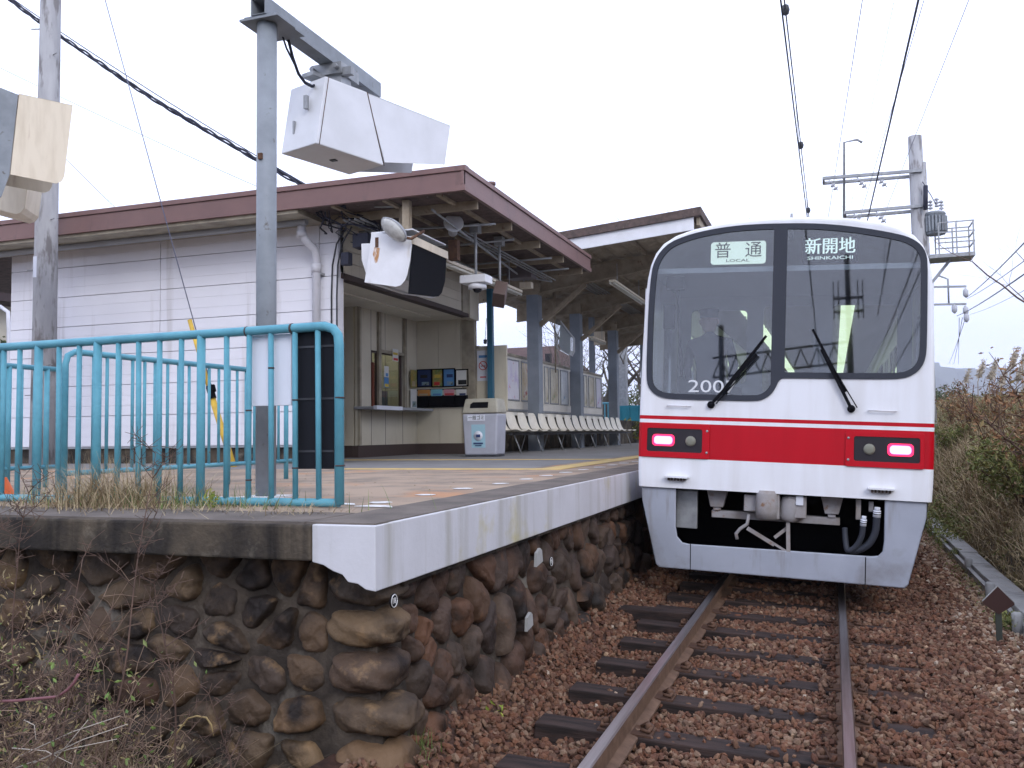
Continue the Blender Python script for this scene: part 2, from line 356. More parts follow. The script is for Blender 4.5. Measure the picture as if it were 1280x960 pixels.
ridge('mountains', 4300, 560, 4, x0=-200, x1=3400)

# ---------------------------------------------------------------- rocks / leaves scattering
ICO = None
def ico():
    global ICO
    if ICO is None:
        b = bmesh.new(); bmesh.ops.create_icosphere(b, subdivisions=1, radius=1); b.verts.ensure_lookup_table()
        ICO = (np.array([v.co[:] for v in b.verts]), np.array([[v.index for v in f.verts] for f in b.faces])); b.free()
    return ICO
def rnd_rot(n, rs):
    q = rs.normal(size=(n, 4)); q /= np.linalg.norm(q, axis=1)[:, None]; a, b, c, d = q.T
    return np.stack([np.stack([1-2*(c*c+d*d), 2*(b*c-a*d), 2*(b*d+a*c)], 1), np.stack([2*(b*c+a*d), 1-2*(b*b+d*d), 2*(c*d-a*b)], 1), np.stack([2*(b*d-a*c), 2*(c*d+a*b), 1-2*(b*b+c*c)], 1)], 1)
def rocks(name, pos, size, m, rs):
    V0, F0 = ico(); n = len(pos)
    sc = np.stack([size*rs.uniform(.8, 1.3, n), size*rs.uniform(.6, 1, n), size*rs.uniform(.45, .8, n)], 1)
    V = V0[None]*(1+rs.uniform(-.28, .28, (n, 12, 1)))*sc[:, None, :]
    V = np.einsum('nij,nkj->nki', rnd_rot(n, rs), V)+np.asarray(pos)[:, None, :]
    F = F0[None]+np.arange(n)[:, None, None]*12
    return mesh_np(name, V.reshape(-1, 3), F.reshape(-1, 3), m)
rs = np.random.RandomState(3)
def scatter(y0, y1, x0, x1, dens):
    n = int((y1-y0)*(x1-x0)*dens); return rs.uniform(x0, x1, n), rs.uniform(y0, y1, n)
SLY = [4.97+.69*k for k in range(-4, 14)]
def on_sleeper(x, y):
    k = np.round((y-4.97)/.69); return (np.abs(y-(4.97+.69*k)) < .095) & (x > -1.62) & (x < .5)
xs, ys, ss = [], [], []
for (a, b, d, s0) in ((2.6, 6.5, 1650, .0208), (6.5, 9.5, 1200, .023), (9.5, 15, 560, .030), (15, 24, 190, .045)):
    x, y = scatter(a, b, -2.15, 1.72, d); xs.append(x); ys.append(y); ss.append(rs.uniform(.65, 1.35, len(x))*s0)
x = np.concatenate(xs); y = np.concatenate(ys); s = np.concatenate(ss)
keep = ~(on_sleeper(x, y) & (rs.rand(len(x)) > .09)); keep &= ~((np.abs(x+1.11) < .05) | (np.abs(x-.02) < .05))
x, y, s = x[keep], y[keep], s[keep]
z = bed_z(x, y)+rs.uniform(-.006, .028, len(x))+np.where(on_sleeper(x, y), .045, 0)
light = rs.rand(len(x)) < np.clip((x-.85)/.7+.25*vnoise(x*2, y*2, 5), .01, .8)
pos = np.stack([x, y, z], 1)
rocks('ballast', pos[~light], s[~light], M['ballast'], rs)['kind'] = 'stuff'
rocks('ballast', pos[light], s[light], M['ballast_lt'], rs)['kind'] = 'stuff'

def leaves(name, pos, size, m, rs, flat=.0, elong=1.6, parent=None, mats=None):
    """many small bent leaf faces (two triangles each)"""
    n = len(pos); L0 = np.array([[-1, 0, 0], [0, -.45, .12], [1, 0, -.12], [0, .45, .12]])
    V = L0[None]*np.stack([size*elong*.5, size*.6, size*.6], 1)[:, None, :]
    Rm = rnd_rot(n, rs)
    V = np.einsum('nij,nkj->nki', Rm, V); V[:, :, 2] *= (1-flat); V += np.asarray(pos)[:, None, :]
    b = np.arange(n)[:, None]*4; F = np.concatenate([b+np.array([[0, 1, 2]]), b+np.array([[0, 2, 3]])], 0)
    return mesh_np(name, V.reshape(-1, 3), F, m)
def blades(name, pos, h, wd, m, rs, lean=.5, seg=3, curl=.4):
    """grass blades / stalks: tapering curved strips"""
    n = len(pos); a = rs.uniform(0, 2*np.pi, n); dx, dy = np.cos(a), np.sin(a); ln = rs.uniform(.1, 1, n)*lean
    t = np.linspace(0, 1, seg+1); V = np.zeros((n, seg+1, 2, 3)); px, py = -dy, dx
    for i, q in enumerate(t):
        off = h*(ln*q+curl*ln*q*q); cx = pos[:, 0]+dx*off; cy = pos[:, 1]+dy*off; cz = pos[:, 2]+h*q*(1-.35*ln*q)
        ww = wd*(1-q*.85)
        V[:, i, 0] = np.stack([cx+px*ww, cy+py*ww, cz], 1); V[:, i, 1] = np.stack([cx-px*ww, cy-py*ww, cz], 1)
    b = np.arange(n)[:, None]*(seg+1)*2
    F = np.concatenate([b+np.array([[2*i, 2*i+1, 2*i+3, 2*i+2]]) for i in range(seg)], 0)
    return mesh_np(name, V.reshape(-1, 3), F, m)

# ================================================================== track
def rail(xc, zc, label):
    prof = [(-.0635, -.153), (.0635, -.153), (.0635, -.140), (.012, -.122), (.009, -.055), (.032, -.040), (.0325, -.008), (.026, 0), (-.026, 0), (-.0325, -.008), (-.032, -.040), (-.009, -.055), (-.012, -.122), (-.0635, -.140)]
    t = thing('rail', (xc, 0, zc), label, 'rail', 'rails of the track')
    b = MB(); n = len(prof); y0, y1 = -20, 85
    vs = [Vector((xc+p[0], y0, zc+p[1])) for p in prof]+[Vector((xc+p[0], y1, zc+p[1])) for p in prof]
    for i in range(n):
        j = (i+1) % n; b.add([vs[i], vs[j], vs[j+n], vs[i+n]], [(0, 1, 2, 3)], 1 if i in (6, 7, 8) else 0)
    b.build('rail_body', [M['rail_side'], M['rail_top']], t)
rail(-1.105, .027, 'left rail of the track, its shiny head running in under the train beside the platform')
rail(.027, -.027, 'right rail of the track, on the side of the overgrown bank')
def sleeper_z(x): return -.128-.048*(x+.54)
def make_sleeper(y):
    t = thing('sleeper', (-.55, y, -.15), 'dark wooden sleeper crossing under both rails in the ballast', 'sleeper', 'sleepers under the rails', rot=(0, .048, 0))
    b = MB().cbox((0, 0, -.055), (2.12, .19, .14)); 
    b.build('beam', M['sleeper'], t, bevel=.008, local=True)
    for sx in (-.555, .577):
        p = MB().cbox((sx, 0, .0215), (.30, .16, .012)); p.build('tie_plate', M['rust'], t, local=True)
        for d in (-1, 1):
            q = MB().tube([(sx+d*.07, .05*d, .03), (sx+d*.105, .055, .055), (sx+d*.14, .02, .05), (sx+d*.13, -.05, .04), (sx+d*.085, -.045, .045)], .011, 6)
            q.lathe([(.02, 0), (.02, .035), (.012, .045)], (sx+d*.12, 0, .025), 6)
            q.build('spring_clip', M['rust'], t, local=True)
    return t
s0 = make_sleeper(SLY[0])
for k, yy in enumerate(SLY[1:]):
    c = copy_tree(s0); c.location = (-.55+random.uniform(-.02, .02), yy, -.15); c.rotation_euler = (0, .048, random.uniform(-.012, .012))
W[s0.name] = Matrix.Identity(4)
tag(MB().bar((-2.12, 8.12, -.09), (-1.2, 8.02, -.09), .19, .10).build('timber_beam', M['sleeper'], bevel=.01, loc=(-1.6, 8.1, -.1)), 'short dark timber lying from the stone wall to the left rail', 'timber')

# ================================================================== platform
PZ = 1.13
plat = thing('platform', (-1.95, 3.63, 0), 'raised station platform with tan asphalt and white painted edge', 'platform'); plat['kind'] = 'structure'
MB().box((-30, 3.95, -.6), (-2.25, 95, 1.05)).build('platform_body', M['soil'], plat)
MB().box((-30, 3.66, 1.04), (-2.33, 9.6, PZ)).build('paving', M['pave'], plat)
MB().box((-30, 9.6, 1.04), (-3.3, 95, PZ)).build('grey_paving', M['pave_grey'], plat)  # darker grey asphalt of the station area
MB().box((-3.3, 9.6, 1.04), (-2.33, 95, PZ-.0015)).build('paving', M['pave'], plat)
MB().box((-2.33, 3.66, 1.04), (-1.965, 95, PZ+.002)).box((-2.6, 3.645, 1.06), (-2.33, 4.12, PZ+.004)).box((-30, 3.645, 1.06), (-2.6, 4.12, PZ+.003)).build('edge_paving', M['pave_edge'], plat)
MB().box((-1.98, 3.78, .83), (-1.95, 95, PZ-.004)).build('coping', M['coping'], plat, bevel=.006)
# white end block with its broken lower edge, dark kerb left of it
pl = [(-1.95, 3.63, PZ-.006), (-2.278, 3.63, PZ-.006), (-2.278, 3.63, .952), (-2.22, 3.63, .94), (-2.17, 3.63, .915), (-2.12, 3.63, .90), (-2.09, 3.63, .868), (-2.04, 3.63, .862), (-2.0, 3.63, .838), (-1.95, 3.63, .831)]
MB().prism(pl, (0, .155, 0)).build('white_end_block', M['coping'], plat, bevel=.005)
MB().box((-30, 3.625, .955), (-2.28, 3.80, PZ-.008)).box((-30, 3.80, .99), (-2.25, 4.0, 1.04)).build('end_kerb', M['kerb_dark'], plat, bevel=.012)
b = MB()
Y1 = 9.45
b.box((-3.12, Y1, PZ), (-2.82, 60, PZ+.006)).box((-5.6, Y1, PZ), (-3.12, Y1+.3, PZ+.006))
b.build('tactile_strip', M['yellow'], plat)
b = MB().box((-10.2, 13.0, PZ), (-3.12, 13.28, PZ+.006)).box((-8.4, 11.9, PZ), (-8.1, 13.0, PZ+.006)); b.build('tactile_strip', M['yellow'], plat)
rr = random.Random(5)
for k in range(14):
    y = 4.79+.665*k; b = MB(); c = Vector((-2.545+rr.uniform(-.02, .02), y, PZ+.003)); s = .065
    pts = [c+Vector((s*math.cos(a+.4)*rr.uniform(.8, 1.25), s*.9*math.sin(a+.4)*rr.uniform(.8, 1.2), 0)) for a in [i*math.pi/3 for i in range(6)]]
    b.prism(pts, (0, 0, .003)); b.build('edge_marker', M['white_mark'], plat)
for x0, x1, y in ((-3.1, -2.6, 4.62), (-2.55, -2.3, 4.5), (-4.1, -3.2, 4.95)):
    MB().prism([(x0, y, PZ+.003), (x1, y-.02, PZ+.003), (x1-.05, y+.06, PZ+.003), (x0+.08, y+.10, PZ+.003)], (0, 0, .003)).build('worn_paint', M['white_mark'], plat)

# ================================================================== stone wall
def clip(poly, a, b, c):      # keep a*x+b*y<=c
    out = []
    for i in range(len(poly)):
        p, q = poly[i], poly[(i+1) % len(poly)]; dp = a*p[0]+b*p[1]-c; dq = a*q[0]+b*q[1]-c
        if dp <= 0: out.append(p)
        if dp*dq < 0: t = dp/(dp-dq); out.append((p[0]+t*(q[0]-p[0]), p[1]+t*(q[1]-p[1])))
    return out
def voronoi(w, h, n, asp, seed, big=None, ang=None):
    rs = np.random.RandomState(seed); pts = rs.rand(n, 2)*[w, h]
    th = ang or 0
    smp = rs.rand(9000, 2)*[w, h]
    def dist(a, b):
        d = a[:, None]-b[None]; return (d[..., 0]/asp)**2+d[..., 1]**2
    wt = np.ones(len(smp)) if big is None else big(smp)
    for it in range(4):
        own = dist(smp, pts).argmin(1)
        for k in range(n):
            q = own == k
            if q.any(): pts[k] = pts[k]*.4+.6*np.average(smp[q], 0, wt[q])
    cells = []
    for i in range(n):
        poly = [(0, 0), (w, 0), (w, h), (0, h)]
        o = np.argsort(dist(pts[i:i+1], pts)[0])[1:22]
        for j in o:
            dx, dy = (pts[j]-pts[i]); a, b_ = dx/asp**2, dy; m = (pts[i]+pts[j])/2; c = a*m[0]+b_*m[1]
            poly = clip(poly, a, b_, c)
            if len(poly) < 3: break
        if len(poly) >= 3: cells.append(poly)
    return cells
def stone_mesh(cells, to3d, nrm, seed, gap=.006, H=(.05, .09)):
    rs = random.Random(seed); b = MB()
    for poly in cells:
        cx = sum(p[0] for p in poly)/len(poly); cy = sum(p[1] for p in poly)/len(poly)
        sz = max(math.hypot(p[0]-cx, p[1]-cy) for p in poly)
        if sz < .04: continue
        # random tilt of the outline: shrink across a random direction so that stones look elongated
        th = rs.uniform(0, math.pi); k = rs.uniform(.78, .95); ca, sa = math.cos(th), math.sin(th)
        q = []
        for p in poly:
            dx, dy = p[0]-cx, p[1]-cy; u = dx*ca+dy*sa; v = (-dx*sa+dy*ca)*k; u *= rs.uniform(.93, .985)
            q.append((cx+u*ca-v*sa, cy+u*sa+v*ca))
        for _ in range(3):
            r_ = []
            for i in range(len(q)):
                a, c = q[i], q[(i+1) % len(q)]
                r_ += [(a[0]*.77+c[0]*.23, a[1]*.77+c[1]*.23), (a[0]*.23+c[0]*.77, a[1]*.23+c[1]*.77)]
            q = r_
        ph = rs.uniform(0, 6); q = [(x+(x-cx)*.05*math.sin(math.atan2(y-cy, x-cx)*5+ph)+(x-cx)*.03*math.sin(math.atan2(y-cy, x-cx)*11+ph*2), y+(y-cy)*.05*math.sin(math.atan2(y-cy, x-cx)*5+ph)) for x, y in q]
        h = rs.uniform(*H)*min(1.3, .6+sz*2.4); tx, ty = rs.uniform(-.25, .25), rs.uniform(-.32, .15)
        n = len(q); vs = []; fs = []
        rings = ((1.0, -.35), (.99, .1), (.965, .38), (.92, .62), (.84, .82), (.74, .92), (.6, .98), (.44, 1.02), (.24, 1.04))
        ox, oy = rs.uniform(-.15, .15)*sz, rs.uniform(-.15, .15)*sz
        for sc, hh in rings:
            for x, y in q:
                X = cx+(x-cx)*sc+ox*(1-sc); Y = cy+(y-cy)*sc+oy*(1-sc)
                d = h*hh+(tx*(X-cx)+ty*(Y-cy))*max(hh, 0)+(.007*math.sin(X*29+ph+3*math.sin(Y*17+ph))*math.sin(Y*25+ph*2)+.004*math.sin(X*61+Y*47+ph+2*math.sin(X*33))+.002*math.sin(X*131-Y*117+ph*3))*max(hh, 0)
                vs.append(to3d(X, Y, d))
        vs.append(to3d(cx+ox, cy+oy, h*1.07))
        for r_ in range(len(rings)-1):
            for i in range(n):
                a = r_*n+i; c = r_*n+(i+1) % n; fs.append((a, c, c+n, a+n))
        for i in range(n): fs.append(((len(rings)-1)*n+i, (len(rings)-1)*n+(i+1) % n, len(rings)*n))
        b.add(vs, fs, 0, True)
    return b
wall = thing('stone_wall', (-2.2, 4.0, -.5), 'retaining wall of rounded brown field stones set in mortar under the platform', 'stone wall')
ZT = .975
FY, SX = 3.90, -2.10
def f3(u, v, d): return Vector((-2.33-u, FY+.035-.06*v-d, ZT-v))
cells = voronoi(4.9, 1.45, 165, 1.3, 21, big=lambda s: 1+0*s[:, 0])
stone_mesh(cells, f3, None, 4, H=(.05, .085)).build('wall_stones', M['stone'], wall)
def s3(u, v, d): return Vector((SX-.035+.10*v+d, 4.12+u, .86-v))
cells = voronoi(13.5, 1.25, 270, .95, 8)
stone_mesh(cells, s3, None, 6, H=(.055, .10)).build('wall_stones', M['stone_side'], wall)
b = MB()
b.add([(-8, FY, ZT+.02), (SX-.02, FY, ZT+.02), (SX+.13, FY-.08, -.6), (-8, FY-.08, -.6)], [(0, 1, 2, 3)])
b.add([(SX-.02, FY, .99), (SX-.02, 95, .99), (SX+.13, 95, -.6), (SX+.13, FY-.08, -.6)], [(0, 1, 2, 3)])
b.build('mortar_bed', M['mortar'], wall)
MB().box((-2.3, 4.0, .80), (-1.99, 95, 1.05)).build('coping_base', M['kerb_dark'], wall)
# big corner boulders wrapping both faces
rc = random.Random(44); b = MB()
_bm = bmesh.new(); bmesh.ops.create_icosphere(_bm, subdivisions=4, radius=1); _bm.verts.ensure_lookup_table(); IV = [v.co.copy() for v in _bm.verts]; IF = [[v.index for v in f.verts] for f in _bm.faces]; _bm.free()
for zc, rx, ry, rz in ((.80, .17, .18, .095), (.605, .20, .165, .093), (.405, .175, .19, .10), (.20, .21, .17, .098), (-.01, .18, .19, .105), (-.23, .21, .17, .105), (-.44, .18, .18, .10)):
    c = Vector((SX-.075+.10*(.86-zc)+rc.uniform(-.02, .02), FY+.085-.06*(.9-zc)+rc.uniform(-.015, .015), zc)); ph = rc.uniform(0, 6); vs = []
    for v in IV:
        q = Vector([math.copysign(abs(t)**.80, t) for t in v]); s = 1+.045*math.sin(v.x*4+ph)*math.sin(v.y*5+ph)+.04*math.sin(v.z*7+v.x*6+ph)+.02*math.sin(v.x*17+v.y*13+ph)
        vs.append(c+Vector((q.x*rx, q.y*ry, q.z*rz))*s)
    b.add(vs, IF, 0, True)
b.build('corner_stones', M['stone'], wall)
# painted patches and the little number roundels on the stones
for px, py, w_, h_, ph in ((672, 697, .085, .065, .2), (660, 777, .075, .062, -.2)):
    c = P(px, py, 0, SX+.15); MB().prism([c+Vector((0, a, z)) for a, z in ((-w_, -h_*.8), (w_*.7, -h_*.5), (w_*.5, h_*.7), (w_*.1, h_), (-w_*.8, h_*.6))], (.02, 0, 0)).build('white_patch', M['conc'], wall)
def roundel(px, py, s, body):
    c = P(px, py, 0, SX+.19); b = MB().lathe([(s, 0), (s, .006)], c, 20, 0, M=Matrix.Rotation(R(90), 4, 'Y'))
    t = thing('number_tag', c, 'small round tag painted %s on a side stone of the retaining wall, %s' % (body, 'near the corner' if body == '18' else 'farther along'), 'number tag', 'number tags on the stone wall')
    b.build('disc', M['black'], t); 
    rg = MB(); 
    pts = [c+Vector((.008, s*.86*math.cos(a), s*.86*math.sin(a))) for a in [i*math.pi/12 for i in range(25)]]
    rg.tube(pts, s*.07, 5).build('ring', M['white_mark'], t)
    text_mesh('lettering', body, s*1.15, frame_M(c+Vector((.008, 0, 0)), (0, 1, 0), (0, 0, 1)), M['white_mark'], parent=t)
roundel(491, 751, .033, '18'); roundel(688, 702, .034, '19')
# ================================================================== train
TX, TY, CANT = -.552, 8.75, .048
train = thing('train', (TX, TY, 0), 'white local train with red band and two lit red tail lamps beside the platform', 'train', rot=(0, CANT, 0))
WT = W['train']; WTi = WT.inverted()
def yf(z): return .034*max(0.0, z-.9)
def T(px, py, d=0.0):
    q = WTi @ P(px, py, 1, TY)
    for _ in range(3): q = WTi @ P(px, py, 1, TY+yf(q.z)+d)
    return Vector((q.x, q.y, q.z))
def F(x, z, d=0.0): return Vector((x, yf(z)+d, z))
# livery: bands at fixed heights of the body
m = bpy.data.materials.new('train_livery'); m.use_nodes = True; n = m.node_tree; bs = n.nodes['Principled BSDF']; bs.inputs['Roughness'].default_value = .3; bs.inputs['Specular IOR Level'].default_value = .18
tcn = n.nodes.new('ShaderNodeTexCoord'); sx_ = n.nodes.new('ShaderNodeSeparateXYZ'); n.links.new(tcn.outputs['Object'], sx_.inputs[0])
mr = n.nodes.new('ShaderNodeMapRange'); mr.inputs[1].default_value = 1.0; mr.inputs[2].default_value = 2.0; n.links.new(sx_.outputs[2], mr.inputs[0])
rp = n.nodes.new('ShaderNodeValToRGB'); rp.color_ramp.interpolation = 'CONSTANT'; el = rp.color_ramp.elements
WHT = (.72, .73, .76, 1); RED = (.44, .003, .012, 1)
el[0].position = 0; el[0].color = WHT; el[1].position = .229; el[1].color = RED
for p_, c_ in ((.563, WHT), (.599, RED), (.636, WHT)): e = el.new(p_); e.color = c_
n.links.new(mr.outputs[0], rp.inputs[0])
nz = n.nodes.new('ShaderNodeTexNoise'); nz.inputs['Scale'].default_value = 1.0; nz.inputs['Detail'].default_value = 6
mpp = n.nodes.new('ShaderNodeMapping'); mpp.inputs['Scale'].default_value = (7, 7, .8); n.links.new(tcn.outputs['Object'], mpp.inputs[0]); n.links.new(mpp.outputs[0], nz.inputs['Vector'])
mr2 = n.nodes.new('ShaderNodeMapRange'); mr2.inputs[1].default_value = .42; mr2.inputs[2].default_value = .82; mr2.inputs[4].default_value = .5; n.links.new(nz.outputs[0], mr2.inputs[0])
mxn = n.nodes.new('ShaderNodeMix'); mxn.data_type = 'RGBA'; mxn.blend_type = 'MULTIPLY'; mxn.inputs[7].default_value = (.72, .68, .62, 1)
n.links.new(mr2.outputs[0], mxn.inputs[0]); n.links.new(rp.outputs[0], mxn.inputs[6]); n.links.new(mxn.outputs[2], bs.inputs['Base Color'])
M['livery'] = m
BZ = .942
half = [(0, 3.56), (.30, 3.553), (.60, 3.525), (.85, 3.478), (1.02, 3.42), (1.14, 3.345), (1.215, 3.25), (1.262, 3.13), (1.288, 3.0), (1.305, 2.8), (1.318, 2.3), (1.325, 1.8), (1.325, 1.35), (1.32, 1.1), (1.31, BZ)]
outer = [(-x, z) for x, z in half[::-1]]+half[1:]            # left bottom -> over the roof -> right bottom
def inset(pl, d, closed=True):
    n = len(pl); out = []
    for i in range(n):
        a = pl[i-1] if (closed or i > 0) else pl[i]; c = pl[(i+1) % n] if (closed or i < n-1) else pl[i]
        tx, tz = c[0]-a[0], c[1]-a[1]; l = math.hypot(tx, tz) or 1
        out.append((pl[i][0]+tz/l*d, pl[i][1]-tx/l*d))       # curve runs clockwise (left, over, right): inward = right-hand side
    return out
wpx = [(838,303),(857,295),(877,289.5),(900,285),(925,281.8),(950,280.2),(973.7,279.5),(1000,279.2),(1022,279.6),(1047,281.3),(1070.5,284),(1096,287.6),(1119,292),(1133,295.5),(1144,300.5),(1152,307),(1157.5,316),(1159.6,327.5),(1159.4,370),(1158.6,431),(1157,448),(1152,459.5),(1143,468),(1128.6,473.5),(1100,474),(1050,473.6),(982,472.7),(977,473.2),(973,477),(970.4,483),(966.5,490),(960.8,495.5),(953,499.8),(944.6,501.5),(900,500.6),(850,499.3),(836,498.6),(824,496),(815.5,490.5),(810,482.5),(808.4,472),(808.6,443.7),(811.0,379),(814.5,340),(818.3,327),(826,314)]
wout = [(lambda q: (q.x, q.z))(T(*p)) for p in wpx]            # clockwise seen from outside (from -Y, x right, z up)
def smooth(pl, it=1):
    for _ in range(it):
        r_ = []
        for i in range(len(pl)):
            a, c = pl[i], pl[(i+1) % len(pl)]; r_ += [(a[0]*.75+c[0]*.25, a[1]*.75+c[1]*.25), (a[0]*.25+c[0]*.75, a[1]*.25+c[1]*.75)]
        pl = r_
    return pl
wout = smooth(wout)
shell_bot = outer[0], outer[-1]
# --- front face
b = MB()
o0 = inset(outer, .045, False); o0[0] = (outer[0][0]+.045, BZ); o0[-1] = (outer[-1][0]-.045, BZ)
b.prism([F(x, z) for x, z in o0], (0, 0, 0), holes=[[F(x, z) for x, z in wout]])
rings = [o0]; ds = [0]
loops = []
for a in (0, 22, 45, 68, 90):
    s_, c_ = math.sin(R(a)), math.cos(R(a)); off = .045*(1-s_); l = inset(outer, off, False); l[0] = (outer[0][0]+off, BZ); l[-1] = (outer[-1][0]-off, BZ)
    loops.append([F(x, z, .045*(1-c_)) for x, z in l])
n = len(outer)
for i in range(4):
    b.add(loops[i]+loops[i+1], [(k, k+1, k+1+n, k+n) for k in range(n-1)], 0, True)
b.build('front_face', M['livery'], train, local=True)
# --- sides and roof
LEN = 18.0; Y0 = .0
wins = [(1.05, 1.55, 1.85, 2.75, 'cab')]+[(y, y+1.5, 1.75, 2.75, 'w') for y in (3.9, 8.3, 12.7)]+[(y+1.65, y+2.3, 1.75, 2.75, 'w') for y in (3.9, 8.3, 12.7)]
doors = [(2.2, 3.5), (6.6, 7.9), (11.0, 12.3), (15.4, 16.7)]
for sgn, nm in ((-1, 'l'), (1, 'r')):
    X = 1.31*sgn; poly = [(X, yf(BZ)+.045, BZ), (X, LEN, BZ), (X, LEN, 2.9), (X, yf(2.9)+.045, 2.9)]
    hs_ = [[(X, p[0], p[1]) for p in rrect(a, c, bb, d, .08, 3)] for a, bb, c, d, _ in wins]+[[(X, p[0], p[1]) for p in rrect(a+.16, 1.8, (a+bb)/2-.08, 2.72, .06, 3)] for a, bb in doors]+[[(X, p[0], p[1]) for p in rrect((a+bb)/2+.08, 1.8, bb-.16, 2.72, .06, 3)] for a, bb in doors]
    MB().prism(poly, (-.03*sgn, 0, 0), holes=hs_).build('side_wall', M['livery'], train, local=True)
    for a, bb, c, d, _ in wins:
        MB().prism([(X-.012*sgn, p[0], p[1]) for p in rrect(a-.01, c-.01, bb+.01, d+.01, .08, 3)], (-.004*sgn, 0, 0)).build('side_window', M['glass'], train, local=True)
    for a, bb in doors:
        dd = MB(); 
        for y in (a, (a+bb)/2, bb): dd.box((X+.001*sgn, y-.008, BZ+.05), (X+.004*sgn, y+.008, 2.86))
        dl = dd.build('door', M['dark_grey'], train, local=True)
        MB().box((X-.014*sgn, a+.14, 1.78), (X-.018*sgn, bb-.14, 2.74)).build('pane', M['glass'], dl, local=True)
b = MB(); l = [q for q in outer if q[1] >= 2.29]
vs = [F(x, z, .045) for x, z in l]+[Vector((x, LEN, z)) for x, z in l]; n = len(l)
b.add(vs, [(k, k+1, k+1+n, k+n) for k in range(n-1)], 0, True)
lo_ = [q for q in outer if q[1] <= 2.31]
b.build('roof', M['livery'], train, local=True)
b = MB().box((-1.29, .3, .93), (1.29, LEN, 1.02), 0); b.build('floor', M['dark_grey'], train, local=True)
MB().box((-1.29, LEN-.05, BZ), (1.29, LEN, 3.3)).build('rear_wall', M['livery'], train, local=True)
MB().box((-.5, 2.2, 3.56), (.5, 5.5, 3.85)).build('roof_unit', M['galv'], train, bevel=.04, local=True)
a0 = T(988, 268, .5); MB().box((a0.x-.02, .75, 3.5), (a0.x+.02, .95, 3.60)).tube([(a0.x, .85, 3.56), (a0.x, .85, 3.76)], [.03, .012], 8).build('antenna', M['grey_plastic'], train, local=True)
# --- windscreen: gasket ring, divider and two panes
gi = inset(wout, .055)
def clipx(pl, a, keep_less):
    return clip(pl, 1, 0, a) if keep_less else clip(pl, -1, 0, -a)
dvT, dvB = T(977, 300), T(970, 470)
DX0, DX1 = -.085, .038
lp = clipx(gi, DX0, True); rp_ = clipx(gi, DX1, False)
rp_ = [q for q in rp_]
lo2 = [F(x, z, -.012) for x, z in wout]
gb = MB().prism(lo2, (0, .03, 0), holes=[[F(x, z, -.012) for x, z in lp], [F(x, z, -.012) for x, z in rp_]])
gb.build('gasket', M['rubber'], train, local=True)
for pl in (lp, rp_):
    MB().prism([F(x, z, .004) for x, z in pl], (0, 0, 0)).build('windscreen', M['windscreen'], train, local=True)
# --- destination signs behind the glass
def sgn_panel(name, pxa, pxb, d, m, parent=train):
    a = T(*pxa, d); c = T(*pxb, d); x0, x1 = a.x, c.x; z1, z0 = a.z, c.z; zz = (a.z+c.z)/2
    b = MB().prism([(p[0], yf(p[1])+d, p[1]) for p in rrect(min(x0, x1), min(z0, z1), max(x0, x1), max(z0, z1), .03)], (0, .02, 0)); return b.build(name, m, parent, local=True), (x0+x1)/2, zz, abs(x1-x0), abs(z1-z0)
M['sign_lit'] = mat('sign_lit', (.7, .8, .7), .5, emit=(.60, .72, .55), estr=.78)
M['sign_ink'] = mat('sign_ink', (.03, .04, .03), .7)
M['sign_glyph'] = mat('sign_glyph', (.7, .8, .75), .5, emit=(.66, .80, .70), estr=.85)
pnl, cx, cz, w_, h_ = sgn_panel('destination_sign', (889, 303), (957, 329), .07, M['sign_lit'])
def FM(x, z, d): return frame_M(Vector((x, yf(z)+d, z)), (1, 0, 0), (0, .034, 1))
text_mesh('lettering', '普', .165, FM(cx-.145, cz+.015, .062), M['sign_ink'], parent=pnl, local=True)
text_mesh('lettering', '通', .165, FM(cx+.145, cz+.015, .062), M['sign_ink'], parent=pnl, local=True)
text_mesh('lettering', 'LOCAL', .038, FM(cx, cz-.078, .062), M['sign_ink'], parent=pnl, local=True, width=.22)
pnl2, cx, cz, w_, h_ = sgn_panel('destination_sign', (1003, 296), (1073, 328), .07, M['black'])
for _dx in (-.003, 0, .003): text_mesh('lettering', '新開地', .165, FM(cx+_dx, cz+.022, .06+_dx*.2), M['sign_glyph'], parent=pnl2, local=True, width=.44)
text_mesh('lettering', 'SHINKAICHI', .046, FM(cx, cz-.082, .06), M['sign_glyph'], parent=pnl2, local=True, width=.40)
M['num'] = mat('numeral_silver_glow', (.55, .57, .6), .4, emit=(.4, .42, .46), estr=.12)  # silver numerals with a faint glow added; they are no lamp
q = T(891, 484, .03)
_nl = text_mesh('number_lettering', '2007', .17, FM(q.x, q.z, .0), M['num'], parent=train, local=True, width=.46)
# --- cab interior
CI = {}
M['cab_grey'] = mat('cab_lining', (.30, .33, .33), .7); M['cab_dark'] = mat('cab_dark', (.05, .055, .06), .6)
M['saloon'] = mat('saloon_lining', (.2, .2, .19), .6)
M['tube_lit'] = mat('ceiling_tube', (.8, .9, .7), .5, emit=(.78, .95, .60), estr=1.1)
b = MB()
pw = [(-1.27, 1.0), (1.27, 1.0), (1.27, 3.35), (-1.27, 3.35)]
holes = [[(x, 1.9, z) for x, z in rrect(-.30, 1.95, .25, 2.95, .05, 3)], [(x, 1.9, z) for x, z in rrect(.45, 2.05, 1.12, 2.95, .05, 3)], [(x, 1.9, z) for x, z in rrect(-1.12, 2.05, -.48, 2.9, .05, 3)]]
b.prism([(x, 1.9, z) for x, z in pw], (0, .05, 0), holes=holes).build('cab_partition', M['cab_grey'], train, local=True)
MB().box((-1.26, .12, 1.02), (-.2, .75, 1.80)).box((-.2, .12, 1.02), (1.26, .55, 1.72)).build('driver_desk', M['cab_dark'], train, bevel=.03, local=True)
